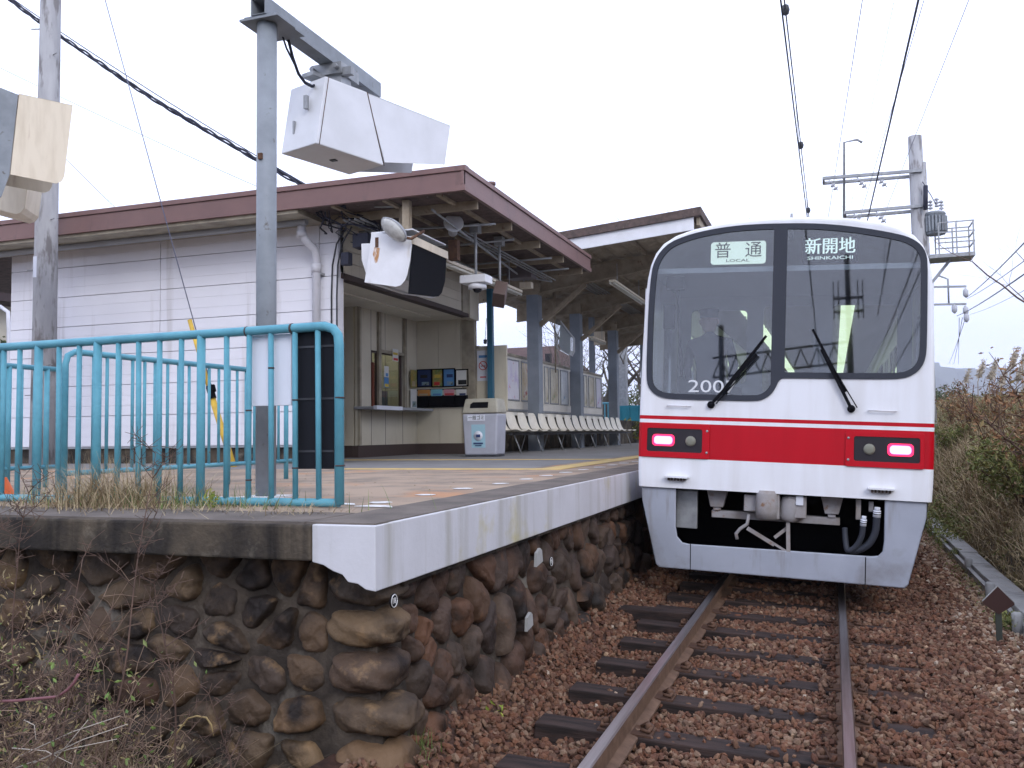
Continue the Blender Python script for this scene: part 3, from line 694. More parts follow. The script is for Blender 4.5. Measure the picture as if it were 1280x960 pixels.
MB().box((-.9, 1.3, 1.02), (-.5, 1.7, 1.5)).box((-.9, 1.62, 1.5), (-.5, 1.70, 2.0)).build('driver_seat', M['cab_dark'], train, bevel=.03, local=True)
MB().box((-1.27, .15, 3.05), (1.27, 1.88, 3.10)).build('cab_ceiling', M['cab_grey'], train, local=True)
MB().box((-1.27, 1.96, 3.12), (1.27, LEN-.1, 3.16)).build('saloon_ceiling', M['saloon'], train, local=True)
for X in (-.62, .62):
    for k in range(9):
        MB().box((X-.08, 2.6+k*1.6, 3.07), (X+.08, 2.6+k*1.6+1.33, 3.11)).build('ceiling_lamp', M['tube_lit'], train, local=True)
for X in (-1.25, .75):
    MB().box((X, 3.9, 1.02), (X+.5, 6.4, 1.45)).box((X if X < 0 else X+.4, 3.9, 1.45), (X+.1 if X < 0 else X+.5, 6.4, 1.9)).build('bench_seat', M['cloth_red'], train, bevel=.03, local=True)
for p0, p1 in (((846, 345), (852, 470)),):
    a = T(*p0, .35); c = T(*p1, .35); 
    MB().tube([a, c], .018, 6).box((a.x-.09, .33, a.z-.15), (a.x+.09, .42, a.z+.06)).box((a.x-.11, .33, a.z-.55), (a.x+.0, .40, a.z-.3)).build('mirrored_monitor', M['black'], train, bevel=.01, local=True)  # black post and boxes imitate a platform monitor mirrored in the glass
# --- lamp boxes
M['lamp_cover'] = mat('lamp_cover', (.022, .018, .022), .22); M['tail_red'] = mat('tail_led', (.9, .1, .2), .4, emit=(1, .10, .22), estr=7)
M['tail_halo'] = mat('tail_glow', (.6, .01, .05), .4, emit=(1, .03, .12), estr=1.6)
M['head_lens'] = mat('head_lens', (.20, .20, .16), .3)
def lamp(fr0, fr1, gl0, gl1, led, hd, label):
    a, c = T(*fr0), T(*fr1); x0, x1, z0, z1 = a.x, c.x, (a.z if 0 else c.z), a.z
    zt = (T(*fr0).z+T(fr1[0], fr0[1]+(fr1[0]-fr0[0])*.028).z)/2
    g0, g1 = T(*gl0), T(*gl1)
    f = MB().prism([F(p[0], p[1], -.016) for p in rrect(x0, z0, x1, z1, .02, 3)], (0, .018, 0), holes=[[F(p[0], p[1], -.016) for p in rrect(g0.x, g1.z, g1.x, g0.z, .02, 3)]])
    h = f.build('headlight', M['cloth_red'], train, bevel=.002, local=True, label=label)
    MB().prism([F(p[0], p[1], -.006) for p in rrect(g0.x-.002, g1.z-.002, g1.x+.002, g0.z+.002, .01, 3)], (0, .005, 0)).build('cover', M['lamp_cover'], h, local=True)
    l = T(*led)
    MB().prism([F(l.x+p[0], l.z+p[1], -.020) for p in rrect(-.108, -.056, .108, .056, .035)], (0, .006, 0)).build('lamp_halo', M['tail_halo'], h, local=True)  # glow round the lit tail lamp, added as an emitting plate
    MB().prism([F(l.x+p[0], l.z+p[1], -.024) for p in rrect(-.088, -.038, .088, .038, .03)], (0, .006, 0)).build('tail_lamp', M['tail_red'], h, local=True)
    q = T(*hd); MB().lathe([(.05, 0), (.05, .012), (.03, .02)], F(q.x, q.z, -.012), 16, 0, M=Matrix.Rotation(R(90), 4, 'X')).build('headlamp', M['head_lens'], h, local=True)
    s = MB()
    for xx in ((x1-.025,) if x0 < -.5 else (x0+.025,)):
        for zz in (z0+.06, z1-.06): s.lathe([(.012, 0), (.012, .005)], F(xx, zz, -.016), 8, 0, M=Matrix.Rotation(R(90), 4, 'X'))
    s.build('screw', M['galv'], h, local=True)
lamp((802.5, 528.5), (886.5, 574), (809.5, 534.5), (877.5, 566.5), (829.5, 550), (863.5, 551.5), 'left lamp box, its red tail lamp lit')
lamp((1057, 539), (1155.5, 587), (1067.5, 545), (1150, 579.5), (1125.5, 562.5), (1086.5, 561.5), 'right lamp box, its red tail lamp lit')
# --- handrails, steps, wipers
for p0, p1 in (((835, 506.5), (863, 508)), ((1086, 512.5), (1120, 514.5))):
    a, c = T(*p0), T(*p1); z = (a.z+c.z)/2
    MB().tube([F(a.x, z, .01), F(a.x, z, -.035), F(c.x, z, -.035), F(c.x, z, .01)], .007, 6).build('handrail', M['box_white'], train, local=True)
for p0 in ((846.5, 596), (1101.5, 611)):
    a = T(*p0); b = MB().box((a.x-.11, -.07, a.z-.008), (a.x+.11, .01, a.z+.008)); 
    for k in range(6): b.box((a.x-.085+k*.03, -.045, a.z-.035), (a.x-.07+k*.03, -.0, a.z-.008), 1)
    b.build('step', [M['box_white'], M['dark_brown']], train, local=True)
def wiper(base, elbow, tip, b0, b1):
    B, E_, B0, B1 = T(*base), T(*tip), T(*b0), T(*b1)
    up = lambda q, d: Vector((q.x, yf(q.z)-d, q.z))
    a = MB().lathe([(.035, 0), (.035, .03), (.022, .05)], up(B, 0), 14, 0, M=Matrix.Rotation(R(90), 4, 'X'))
    a.bar(up(B, .04), up(E_, .045), .028, .014, 0, up=(0, 1, 0)); a.bar(up(B, .04)+Vector((.05, 0, .01)), up(E_, .045)+Vector((.02, 0, -.02)), .010, .01, 0, up=(0, 1, 0))
    w_ = a.build('wiper', M['black'], train, local=True)
    k = MB().bar(up(B0, .022), up(B1, .022), .022, .02, 0, up=(0, 1, 0)); k.build('wiper_blade', M['black'], w_, local=True)
wiper((889, 506), None, (946, 443), (905, 487), (958, 420))
wiper((1064, 511), None, (1027, 437), (1057, 490), (1016, 412))
# --- skirt (plough) with its opening
sk = [(-1.284, .938), (-1.275, .80), (-1.135, .19), (-1.10, .155), (1.10, .155), (1.135, .19), (1.27, .80), (1.272, .938), (.925, .938), (.925, .56), (.915, .47), (.88, .43), (.82, .42), (-.82, .405), (-.88, .415), (-.93, .47), (-.945, .56), (-.945, .938)]
def SKp(x, z, d=0): return Vector((x, .03+d+.10*(.95-z), z))
b = MB().prism([SKp(x, z) for x, z in sk], (0, .03, 0))
for sgn in (-1, 1):
    xs_ = [1.28, 1.27, 1.135, 1.10]; zs_ = [.938, .80, .19, .155]
    vs = [SKp(sgn*x, z) for x, z in zip(xs_, zs_)]+[Vector((sgn*(x+.02), 1.4, z)) for x, z in zip(xs_, zs_)]
    b.add(vs, [(k, k+1, k+5, k+4) for k in range(3)])
skt = b.build('skirt', M['skirt'], train, local=True, bevel=.012)
b = MB()
for x in (-.80, .775): b.add([SKp(x-.004, .41, -.002), SKp(x+.004, .41, -.002), SKp(x+.004, .156, -.002), SKp(x-.004, .156, -.002)], [(0, 1, 2, 3)])
b.build('panel_gap', M['black'], skt, local=True)
# body step above the opening
# --- under the front: dark recess, beam, coupler, hoses
MB().box((-1.2, 1.3, .25), (1.2, 1.35, .95)).box((-1.25, .35, .90), (1.25, 4.0, .93)).build('underframe_shade_backing', M['black'], train, local=True)  # underfloor plate, and a black sheet standing in for the shade behind the opening
M['coupler'] = mat('coupler_grey', (.34, .33, .34), .6, c2=(.24, .21, .19), scale=6, c3=(.22, .12, .07), s3=9, lo3=.6, hi3=.7)
def U(px, py, d=.12): q = WTi @ P(px, py, 1, TY+d); return q
def ubox(px0, py0, px1, py1, d0, d1, name, m, par, bev=.006, lab=None):
    a, c = U(px0, py0, d0), U(px1, py1, d0); return MB().box((min(a.x, c.x), d0, min(a.z, c.z)), (max(a.x, c.x), d1, max(a.z, c.z))).build(name, m, par, bevel=bev, local=True, label=lab)
cp = ubox(947, 615, 974, 650, .02, .30, 'coupler', M['coupler'], train, .012)
ubox(952, 612.5, 976, 618, .03, .28, 'coupler_hood', M['box_white'], cp, .01)
a = U(966, 632, .0); MB().lathe([(.10, -.13), (.105, -.05), (.105, .10), (.09, .135)], (a.x-.055, .06, a.z), 18, 0).build('coupler_head', M['coupler'], cp, local=True)
a = U(988, 634, .05); 
MB().lathe([(.07, -.14), (.10, -.1), (.10, .07), (.05, .10)], (a.x, .14, a.z), 12, 0, M=Matrix.Rotation(R(12), 4, 'Y')).box((a.x-.02, .06, a.z-.10), (a.x+.14, .20, a.z+.10)).build('coupler_knuckle', M['coupler'], cp, local=True, bevel=.01)
ubox(930, 618, 947, 640, .08, .3, 'valve_block', M['coupler'], cp, .01)
ubox(995, 620, 1004, 632, .04, .06, 'plate', M['board_white'], cp, .002)
bm_ = U(889, 642.5, .2), U(1050, 650.5, .2)
fb = MB().box((bm_[0].x, .22, .665), (bm_[1].x, .32, .735)); fb.build('buffer_beam', M['coupler'], train, bevel=.006, local=True)
for px in (896, 1040):
    a = U(px, 625, .18); z1 = .935; z0 = .77
    MB().prism([(a.x-.10, .18, z1), (a.x+.10, .18, z1), (a.x+.06, .18, z0), (a.x-.06, .18, z0)], (0, .1, 0)).box((a.x-.035, .2, .735), (a.x+.035, .27, .77)).build('bracket', M['coupler'], train, bevel=.006, local=True)
ubox(846, 612, 871, 661, .20, .25, 'side_box', M['galv'], train)
b = MB(); pts = [(936, 643), (934, 655), (925, 661), (920, 667), (921.5, 674)]
b.tube([U(*p, .10) for p in pts], .016, 8); b.bar(U(934, 660, .10), U(968, 681, .10), .035, .02, 0, up=(0, 1, 0)); b.bar(U(965, 678, .10), U(984, 690, .10), .02, .02, 0, up=(0, 1, 0)); b.bar(U(985, 648, .12), U(985.5, 690, .10), .035, .03, 0, up=(0, 1, 0)); b.bar(U(968, 672, .12), U(984, 660, .14), .03, .02, 0, up=(0, 1, 0))
b.build('uncoupling_lever', M['coupler'], train, local=True)
def hose(pts, r, col=None):
    q = [U(x, y, d) for x, y, d in pts]; q2 = []
    for i in range(len(q)-1):
        p0, p1, p2, p3 = q[max(i-1, 0)], q[i], q[i+1], q[min(i+2, len(q)-1)]
        for k in range(5):
            t = k/5; q2.append(.5*((2*p1)+(p2-p0)*t+(2*p0-5*p1+4*p2-p3)*t*t+(3*p1-p0-3*p2+p3)*t**3))
    q2.append(q[-1]); h = MB().tube(q2, r, 10).build('hose', M['rubber'], train, local=True)
    d = (q[0]-q2[1]).normalized(); e = MB().tube([q[0]-d*.01, q[0]+d*.05], r*1.08, 10); e.tube([q[0]+d*.05, q[0]+d*.08], r*.8, 8); e.tube([q[0]+d*.015, q[0]+d*.022], r*1.15, 10, 1).tube([q[0]+d*.035, q[0]+d*.04], r*1.15, 10, 1)
    e.build('hose_end', [M['board_white'], M['black']], h, local=True)
hose([(1096, 645, .06), (1094, 665, .07), (1086, 680, .08), (1074, 687, .1), (1063, 688, .12)], .032)
hose([(1079, 656, .05), (1077, 670, .06), (1070, 683, .08), (1060, 688, .1), (1057, 676, .14), (1056, 660, .18)], .026)
ubox(1070, 624, 1076, 650, .10, .14, 'pipe_guard', M['coupler'], train); ubox(1086, 627, 1092, 640, .12, .16, 'pipe_guard', M['coupler'], train)
# wheels
for yy in (2.3, 4.2):
    b = MB()
    for sx in (-.555, .577):
        b.lathe([(.43, -.065), (.43, .065), (.36, .065)], (sx, yy, .43), 28, 0, M=Matrix.Rotation(R(90), 4, 'Y'))
    b.tube([(-.56, yy, .43), (.58, yy, .43)], .07, 10); b.build('wheelset', M['dark_brown'], train, local=True)
MB().box((-1.0, 1.7, .38), (-.8, 4.8, .62)).box((.8, 1.7, .38), (1.0, 4.8, .62)).box((-1.2, 6, .3), (1.2, 15, .9)).build('bogie_frame', M['dark_grey'], train, bevel=.02, local=True)
# ------------------------------------------------------------------ the driver, a dim standing figure in the cab
def skin_body(name, verts, edges, radii, m, parent, local=False, root=0, sub=2):
    me = bpy.data.meshes.new(name); me.from_pydata([tuple(v) for v in verts], edges, []); o = bpy.data.objects.new(name, me); COL.objects.link(o)
    sk_ = o.modifiers.new('skin', 'SKIN'); 
    for i, r_ in enumerate(radii): me.skin_vertices[0].data[i].radius = (r_[0], r_[1]) if isinstance(r_, tuple) else (r_, r_)
    me.skin_vertices[0].data[root].use_root = True
    o.modifiers.new('sub', 'SUBSURF').render_levels = sub; sk_.use_smooth_shade = True
    me.materials.append(m)
    if parent: o.parent = parent; W[o.name] = wm(parent)
    return o
pz = WT @ Vector((-.72, 1.05, 1.02))
per = thing('person', pz, 'driver in dark uniform and cap standing dimly behind the left windscreen', 'person')
M['uniform'] = mat('uniform', (.03, .035, .05), .8); M['skin'] = mat('skin', (.42, .27, .2), .6)
V_ = [(0, 0, .95), (0, 0, 1.15), (0, 0, 1.38), (0, 0, 1.50), (.20, 0, 1.42), (.25, .02, 1.15), (.22, -.18, 1.0), (-.20, 0, 1.42), (-.25, .02, 1.15), (-.20, -.22, 1.02), (.10, 0, .9), (.11, 0, .48), (.11, .02, .08), (.12, -.12, .04), (-.10, 0, .9), (-.11, 0, .48), (-.11, .02, .08), (-.12, -.12, .04), (0, -.01, 1.56)]
E_ = [(0, 1), (1, 2), (2, 3), (2, 4), (4, 5), (5, 6), (2, 7), (7, 8), (8, 9), (0, 10), (10, 11), (11, 12), (12, 13), (0, 14), (14, 15), (15, 16), (16, 17), (3, 18)]
skin_body('body', V_, E_, [(.15, .11), (.15, .11), (.17, .11), .06, .065, .05, .035, .065, .05, .035, .09, .065, .045, .035, .09, .065, .045, .035, .055], M['uniform'], per)
hb = MB(); hb.lathe([(.02, -.125), (.06, -.115), (.08, -.06), (.09, 0), (.088, .05), (.06, .10), (.01, .12)], (0, 0, 1.66), 16, 0); hb.lathe([(.014, 0), (.016, .02), (.008, .05)], (0, -.088, 1.635), 6)
for s_ in (-1, 1): hb.lathe([(.006, -.03), (.016, -.01), (.016, .02), (.004, .03)], (s_*.09, 0, 1.65), 6)
hd = hb.build('head', M['skin'], per, local=True)
MB().lathe([(.094, -.01), (.096, .04), (.115, .07), (.11, .085), (.02, .09)], (0, 0, 1.70), 18).cbox((0, -.12, 1.695), (.12, .07, .008)).build('cap', M['uniform'], per, local=True)
# ================================================================== station building
WX, WY, RX, RY, RZ0, RZ1 = -6.83, 11.6, -4.47, 10.8, 4.73, 5.06
LX = -13.25; RE = 17.35
st = thing('station_building', (-9, 11.6, PZ), 'white sided station building with flat brown-edged roof and open ticket alcove', 'building')
b = MB()
b.box((LX, WY+.05, 1.32), (WX, WY+.15, RZ0+.1), 0)
zs = [1.40+.1665*k for k in range(22)]
jx = P(200, 400, 1, WY).x
for k, z in enumerate(zs[:-1]):
    gap = .009 if k % 3 == 0 else .0012
    for x0, x1 in ((LX+.02, jx-.006), (jx+.006, WX-.32), (WX-.31, WX-.002)):
        b.box((x0, WY, z+gap), (x1, WY+.05, zs[k+1]-.001))
b.build('wall', M['siding'], st)
MB().box((LX-.02, WY+.03, .9), (WX-.03, WY+.2, 1.40)).build('base_course', M['kerb_dark'], st)
MB().box((LX-.01, WY-.012, 1.37), (WX+.01, WY+.02, 1.40)).build('flashing', M['galv'], st)
# left end wall + rear + platform side walls
b = MB().box((LX, WY+.16, 1.1), (LX+.12, 17.2, RZ0)).box((LX+.12, 17.14, 1.1), (WX-.35, 17.2, RZ0)); b.build('rear_wall', M['siding'], st)
# lintel wall above the alcove on the platform side
AZ = 3.90; AY0, AY1 = 11.78, 17.02
b = MB(); k = 0
z = AZ+.06
while z < RZ0+.1:
    b.box((WX-.10, AY0-.12, z+.003), (WX, 16.3, z+.18)); z += .183
b.box((WX-.2, 11.66, 1.15), (WX-.012, AY0, RZ0))
b.build('lintel_wall', M['siding_beige'], st, bevel=.002, seg=1)
MB().box((WX-.12, 16.3, AZ+.04), (WX+.03, 16.62, RZ0)).build('lintel_panel', M['trim'], st)
MB().box((WX-.12, 16.62, AZ-.05), (WX+.05, 17.1, RZ0-.1)).build('lintel_panel', M['siding_beige'], st)
MB().box((WX-.14, AY0-.1, AZ-.03), (WX+.025, 17.1, AZ+.055)).build('lintel_rail', M['dark_brown'], st)
MB().box((-12, 11.66, AZ), (WX-.10, 17.1, AZ+.04)).build('alcove_ceiling', M['ceil'], st)
MB().box((-10.2, 13.2, AZ-.035), (-9.9, 14.4, AZ)).build('ceiling_batten', M['ceil'], st); MB().box((-7.7, 12.9, AZ-.02), (-7.55, 16.4, AZ)).build('ceiling_batten', M['ceil'], st)
# inner walls: recess, ticket office wall (parallel to the track), brochure wall (facing the camera)
TXW = -8.16; TY0 = 14.53
def panelled(name, a, c, ax, fac, z0=1.35, z1=AZ, gap=.5, m=None):
    """vertical boards along axis ax ('x' or 'y') from a to c at the other coordinate fac"""
    b = MB(); t = a
    while t < c-1e-4:
        e = min(t+gap, c)
        if ax == 'y': b.box((fac-.06, t+.004, z0), (fac, e-.004, z1))
        else: b.box((t+.004, fac, z0), (e-.004, fac+.06, z1))
        t = e
    if ax == 'y': b.box((fac-.1, a, z0), (fac-.012, c, z1))
    else: b.box((a, fac+.012, z0), (c, fac+.1, z1))
    return b.build(name, m or M['panel_beige'], st)
TKY = [P(px, 500, 0, TXW).y for px in (486, 488.5, 503, 510)]
WY0, WY1 = P(466, 480, 0, TXW).y, P(484, 480, 0, TXW).y
SH = 2.06
# ticket office wall with an opening for the window
def wz(py, y): 
    # height of a pixel row on the ticket wall at y
    d = ray(480, py); t = (TXW)/d.x; return CAM.z+d.z*t
b = MB()
op = (15.05, 16.35, SH+.02, 3.14)
for z0, z1, a, c in ((1.35, op[2], TY0, AY1), (op[3], AZ, TY0, AY1), (op[2], op[3], TY0, op[0]), (op[2], op[3], op[1], AY1)):
    b.box((TXW-.05, a, z0), (TXW, c, z1))
for y in (TY0+.02, 15.05, 15.62, 16.36): b.box((TXW, y-.006, 1.35), (TXW+.002, y+.006, AZ), 1)
b.build('ticket_wall', [M['panel_beige'], M['dark_brown']], st)
panelled('brochure_wall', TXW, WX-.14, 'x', AY1, m=M['panel_beige'])
panelled('recess_wall', 11.8, TY0+3, 'y', -11.4)
panelled('recess_wall', -11.4, TXW-.08, 'x', TY0, m=M['panel_beige'])
MB().box((TXW-.08, TY0-.02, 1.13), (TXW+.03, AY1, 1.35)).box((TXW+.03, AY1-.03, 1.13), (WX-.14, AY1+.05, 1.35)).box((-11.4, TY0-.03, 1.13), (TXW-.08, TY0+.02, 1.35)).build('skirting', M['dark_brown'], st)
MB().box((WX-.20, AY1-.02, 1.13), (WX-.02, AY1+.12, AZ-.02)).box((WX-.3, AY1-.012, 1.13), (WX-.2, AY1+.1, AZ-.02)).build('corner_post', M['trim'], st)
b = MB()
for y, w_ in ((TY0-.0, .07), (15.28, .10), (16.38, .10)): b.box((TXW, y, 1.36 if y < 15 else SH), (TXW+.05, y+w_, AZ-.01))
b.box((TXW, 15.3, 3.12), (TXW+.04, 16.4, 3.18)); b.build('wall_post', M['trim'], st)
ct = MB().box((TXW-.05, TY0-.05, SH-.05), (TXW+.42, AY1-.08, SH)); ct.build('counter', M['grey_plastic'], st, bevel=.008)
MB().box((TXW+.36, TY0-.06, SH-.06), (TXW+.43, 15.5, SH+.012)).build('counter_edge', M['board_white'], st)
tw = MB().box((TXW-.05, op[0], op[2]), (TXW-.01, op[0]+.05, op[3])).box((TXW-.05, 15.28, op[2]), (TXW+.0, 15.36, op[3])).box((TXW-.05, 16.28, op[2]), (TXW-.01, op[1], op[3])).box((TXW-.05, op[0], op[3]-.04), (TXW-.01, op[1], op[3])).build('ticket_window', M['dark_brown'], st)
MB().box((TXW-.035, op[0]+.03, op[2]), (TXW-.03, op[1]-.03, op[3]-.02)).build('pane', M['glass'], tw)
MB().box((-9.35, 14.62, 1.2), (-9.3, 17.0, AZ)).box((-9.3, 16.93, 1.2), (TXW-.07, 16.98, AZ)).build('office_wall', M['panel_beige'], st)
MB().box((-8.8, 14.9, AZ-.14), (-8.45, 16.7, AZ-.06)).build('office_lamp', M['lamp_on'], st)
b = MB().box((-8.7, 15.7, SH), (-8.35, 16.1, SH+.35)).box((-8.5, 15.2, SH), (-8.4, 15.5, SH+.6)); b.build('office_equipment', M['galv'], st, bevel=.02)
# posters and stickers on the ticket office
def poster(name, pl, cat, label, cols, group=None, loc=None, thick=.004, frame=None, kind=0, axis='y'):
    """pl = (origin, ex, ey, w, h); a printed sheet with blocks of colour"""
    o, ex, ey, w_, h_ = pl; o = Vector(o); ex = Vector(ex); ey = Vector(ey); nn = ex.cross(ey)
    t = thing(name, o, label, cat, group)
    if frame:
        fb = MB(); fw = .022
        for a, c, u, v in ((-fw, 0, -fw, h_+fw), (w_, w_+fw, -fw, h_+fw)): fb.prism([o+ex*a+ey*u, o+ex*c+ey*u, o+ex*c+ey*v, o+ex*a+ey*v], nn*(thick+.012))
        for u, v in ((-fw, 0), (h_, h_+fw)): fb.prism([o+ey*u, o+ex*w_+ey*u, o+ex*w_+ey*v, o+ey*v], nn*(thick+.012))
        fb.build('frame', frame, t)
    MB().prism([o, o+ex*w_, o+ex*w_+ey*h_, o+ey*h_], nn*thick).build('sheet', cols[0], t)
    rr = random.Random(hash(label) % 999 if False else int(abs(o.x*131+o.y*71+o.z*37)*10) % 9973)
    for i, c in enumerate(cols[1:]):
        x0 = rr.uniform(.04, .3)*w_; x1 = w_-rr.uniform(.04, .3)*w_; hh = h_/len(cols)*.75; y0 = h_*(.06+.9*i/(len(cols)-1))
        k = MB().prism([o+ex*x0+ey*y0+nn*(thick+.001), o+ex*x1+ey*y0+nn*(thick+.001), o+ex*x1+ey*(y0+hh*.8)+nn*(thick+.001), o+ex*x0+ey*(y0+hh*.8)+nn*(thick+.001)], nn*.001)
        k.build('print', c, t)
    return t
def flat(name, c, **k):
    if name not in M: M[name] = mat(name, c, .45, **k)
    return M[name]
PW = flat('print_white', (.66, .66, .64)); PN = flat('print_navy', (.03, .05, .14)); PB = flat('print_blue', (.10, .25, .5)); PG = flat('print_green', (.12, .3, .14))
PR = flat('print_red', (.5, .05, .05)); PY = flat('print_yellow', (.6, .45, .08)); PO = flat('print_orange', (.55, .25, .07)); PK = flat('print_black', (.02, .02, .02)); PS = flat('print_sand', (.45, .36, .24)); PC = flat('print_cyan', (.2, .5, .6)); PP_ = flat('print_pink', (.6, .3, .35))
M['landscape'] = mat('print_landscape', (.12, .25, .45), .4, c2=(.30, .35, .3), scale=6, c3=(.05, .08, .06), s3=9)
M['landscape2'] = mat('print_autumn', (.45, .28, .08), .4, c2=(.15, .25, .08), scale=8, c3=(.5, .45, .35), s3=11)
def onbw(px, py): return P(px, py, 1, AY1-.01)
def bw_rect(x0, y0, x1, y1):
    a = onbw(x0, y1); c = onbw(x1, y0); return ((a.x, AY1-.012, a.z), (1, 0, 0), (0, 0, 1), c.x-a.x, c.z-a.z)
for (x0, y0, x1, y1), cols, lab in (((522.5, 462.5, 539, 483), [PN, M['landscape'], PK], 'dark night-view poster, leftmost big one in the upper row of the alcove rack'),
        ((541, 462, 553, 483), [M['landscape2'], PR, PY], 'small yellow and green tourist leaflet in the upper row of the alcove rack'),
        ((555, 461.5, 568, 482.5), [PB, M['landscape'], PN], 'tall blue seaside leaflet in the upper row of the alcove rack'),
        ((570.5, 462.5, 584.5, 482), [PW, PK], 'white notice in a black frame at the right end of the upper row')):
    poster('poster', bw_rect(x0, y0, x1, y1), 'poster', lab, cols, 'brochures and posters in the ticket alcove', frame=M['black'])
for (x0, y0, x1, y1), cols, lab in (((522.5, 487, 537.5, 495), [PO, PS], 'orange brown brochure, leftmost in the lower row of the alcove rack'),
        ((539, 486.5, 553, 495), [PC, PB], 'bright blue brochure in the lower row of the alcove rack'),
        ((555, 486.5, 568, 494.5), [PP_, PR], 'pink and red brochure in the lower row of the alcove rack'),
        ((570.5, 486.5, 584.5, 494.5), [PW, PN], 'white brochure with a dark square at the right end of the lower row')):
    poster('brochure', bw_rect(x0, y0, x1, y1), 'brochure', lab, cols, 'brochures and posters in the ticket alcove')
a, c = onbw(521.5, 509), onbw(585.5, 494)
rk = thing('brochure_rack', (a.x, AY1-.1, a.z), 'black pocket rack holding brochures on the far wall of the ticket alcove', 'rack')
b = MB(); w_ = (c.x-a.x)/4
for k in range(4): b.box((a.x+k*w_+.006, AY1-.09, a.z), (a.x+(k+1)*w_-.006, AY1-.015, c.z))
b.build('pocket', M['black'], rk, bevel=.004)
MB().box((a.x-.02, AY1-.014, a.z-.02), (c.x+.02, AY1-.002, c.z+.02)).box((a.x-.02, AY1-.012, c.z+.12), (c.x+.02, AY1-.002, c.z+.15)).build('back_board', M['dark_grey'], rk)
for (px0, py0, px1, py1), cols, lab in (((491, 437, 498, 451), [PW, PR, PY], 'small white notice with red and yellow print above the ticket window'),
        ((480.5, 458, 486, 471), [PW, PB], 'blue and white sticker on the post left of the ticket window'), ((480.5, 472, 486, 484), [PB, PY], 'lower blue sticker with yellow mark beside the ticket window'),
        ((513.5, 463, 521, 484), [M['landscape2'], PS], 'orange leaflet in the corner beside the ticket window'), ((513.5, 487, 521, 510), [PW, M['landscape']], 'grey leaflet standing on the counter in the alcove corner')):
    a = P(px0, py1, 0, TXW+.06); c = P(px1, py0, 0, TXW+.06); poster('notice', ((TXW+.055, a.y, a.z), (0, 1, 0), (0, 0, 1), c.y-a.y, c.z-a.z), 'notice', lab, cols, 'notices round the ticket window')
a = P(466, 505, 0, TXW+.03); c = P(481, 455, 0, TXW+.03)
MB().box((TXW, a.y, SH+.0), (TXW+.03, a.y+.07, c.z)).build('window_post', mat('red_brown', (.16, .045, .025), .5), st)

# ---- roof
rf = MB().box((-17, RY+.02, RZ0+.02), (RX-.02, RE, RZ1-.03)); rf = rf.build('roof', M['roof_dark'], st)
def fascia(p, q, out):
    """stepped sheet-metal edge from p to q; out = outward unit vector"""
    p = Vector(p); q = Vector(q); o = Vector(out); d = (q-p).normalized(); b = MB()
    for z0, z1, dd in ((0, .078, .018), (.082, .262, 0), (.266, .33, .024)):
        b.prism([p+Vector((0, 0, z0))+o*dd, q+Vector((0, 0, z0))+o*dd, q+Vector((0, 0, z1))+o*dd, p+Vector((0, 0, z1))+o*dd], -o*(.04+dd))
    return b
fb = fascia((-17, RY, RZ0), (RX, RY, RZ0), (0, -1, 0)); fb2 = fascia((RX, RY-.02, RZ0), (RX, RE, RZ0), (1, 0, 0)); 
fb.build('fascia', M['roof_brown'], rf, bevel=.002); fb2.build('fascia', M['roof_brown'], rf, bevel=.002)
MB().box((-17, RY+.0, RZ1), (RX+.02, RY+.12, RZ1+.012)).build('flashing', M['roof_brown'], rf)
# soffit: corrugated deck on purlins
b = MB(); x = -13.2
yy = np.arange(RY+.06, RE, .1)
vs = []; 
xs_ = [-17, RX-.05]
for i, y in enumerate(yy):
    zz = RZ0+.07+(.03 if (i//2) % 2 else 0)
    for X in xs_: vs.append(Vector((X, y, zz)))
b.add(vs, [(2*i, 2*i+1, 2*i+3, 2*i+2) for i in range(len(yy)-1)]); b.build('soffit', M['soffit'], rf)
b = MB()
for y in (11.4, 12.8, 14.2, 15.6, 16.9): b.box((WX, y, RZ0-.10), (RX-.06, y+.05, RZ0+.05))
for X in (-4.9, -5.7, -6.5): b.box((X, RY+.05, RZ0-.02), (X+.06, RE, RZ0+.05))
b.build('purlin', M['beige_steel'], rf)
MB().box((-17, RY+.03, RZ0-.05), (WX-.2, WY, RZ0+.06)).build('eaves_board', M['trim'], rf)
gt = MB().tube([(-17, RY+.42, RZ0-.09), (WX-.3, RY+.42, RZ0-.075)], .055, 10); gt.build('gutter', M['grey_plastic'], st)
px_ = P(392, 330, 1, WY-.08); X = px_.x
MB().tube([(X-.04, WY-.34, 4.62), (X-.04, WY-.34, 4.52), (X+.0, WY-.30, 4.40), (X+.07, WY-.16, 4.28), (X+.06, WY-.10, 4.16), (X+.06, WY-.10, 1.15)], .06, 14).tube([(X-.04, WY-.34, 4.44), (X-.04, WY-.34, 4.54)], .072, 14).tube([(X+.06, WY-.10, 3.95), (X+.06, WY-.10, 4.08)], .072, 14).build('downpipe', M['pvc'], st)
MB().cbox((X+.06, WY-.05, 3.93), (.17, .1, .03)).cbox((X+.06, WY-.05, 2.4), (.17, .1, .03)).build('pipe_clip', M['grey_plastic'], st)
b = MB(); 
for dx in (.27, .36):
    b.tube([(X+dx+.35, WY-.2, 4.55), (X+dx+.12, WY-.08, 4.35), (X+dx+.02, WY-.03, 4.05), (X+dx, WY-.025, 3.6), (X+dx, WY-.025, 2.55)], .014, 6); b.cbox((X+dx, WY-.03, 2.46), (.05, .04, .16))
b.build('conduit', M['dark_grey'], st)
b = MB(); q = P(618, 232, 0, -4.7); b.lathe([(.05, 0), (.05, .22), (.07, .22), (.07, .26)], (-4.75, q.y, RZ1), 10); b.build('vent_pipe', M['roof_brown'], rf)

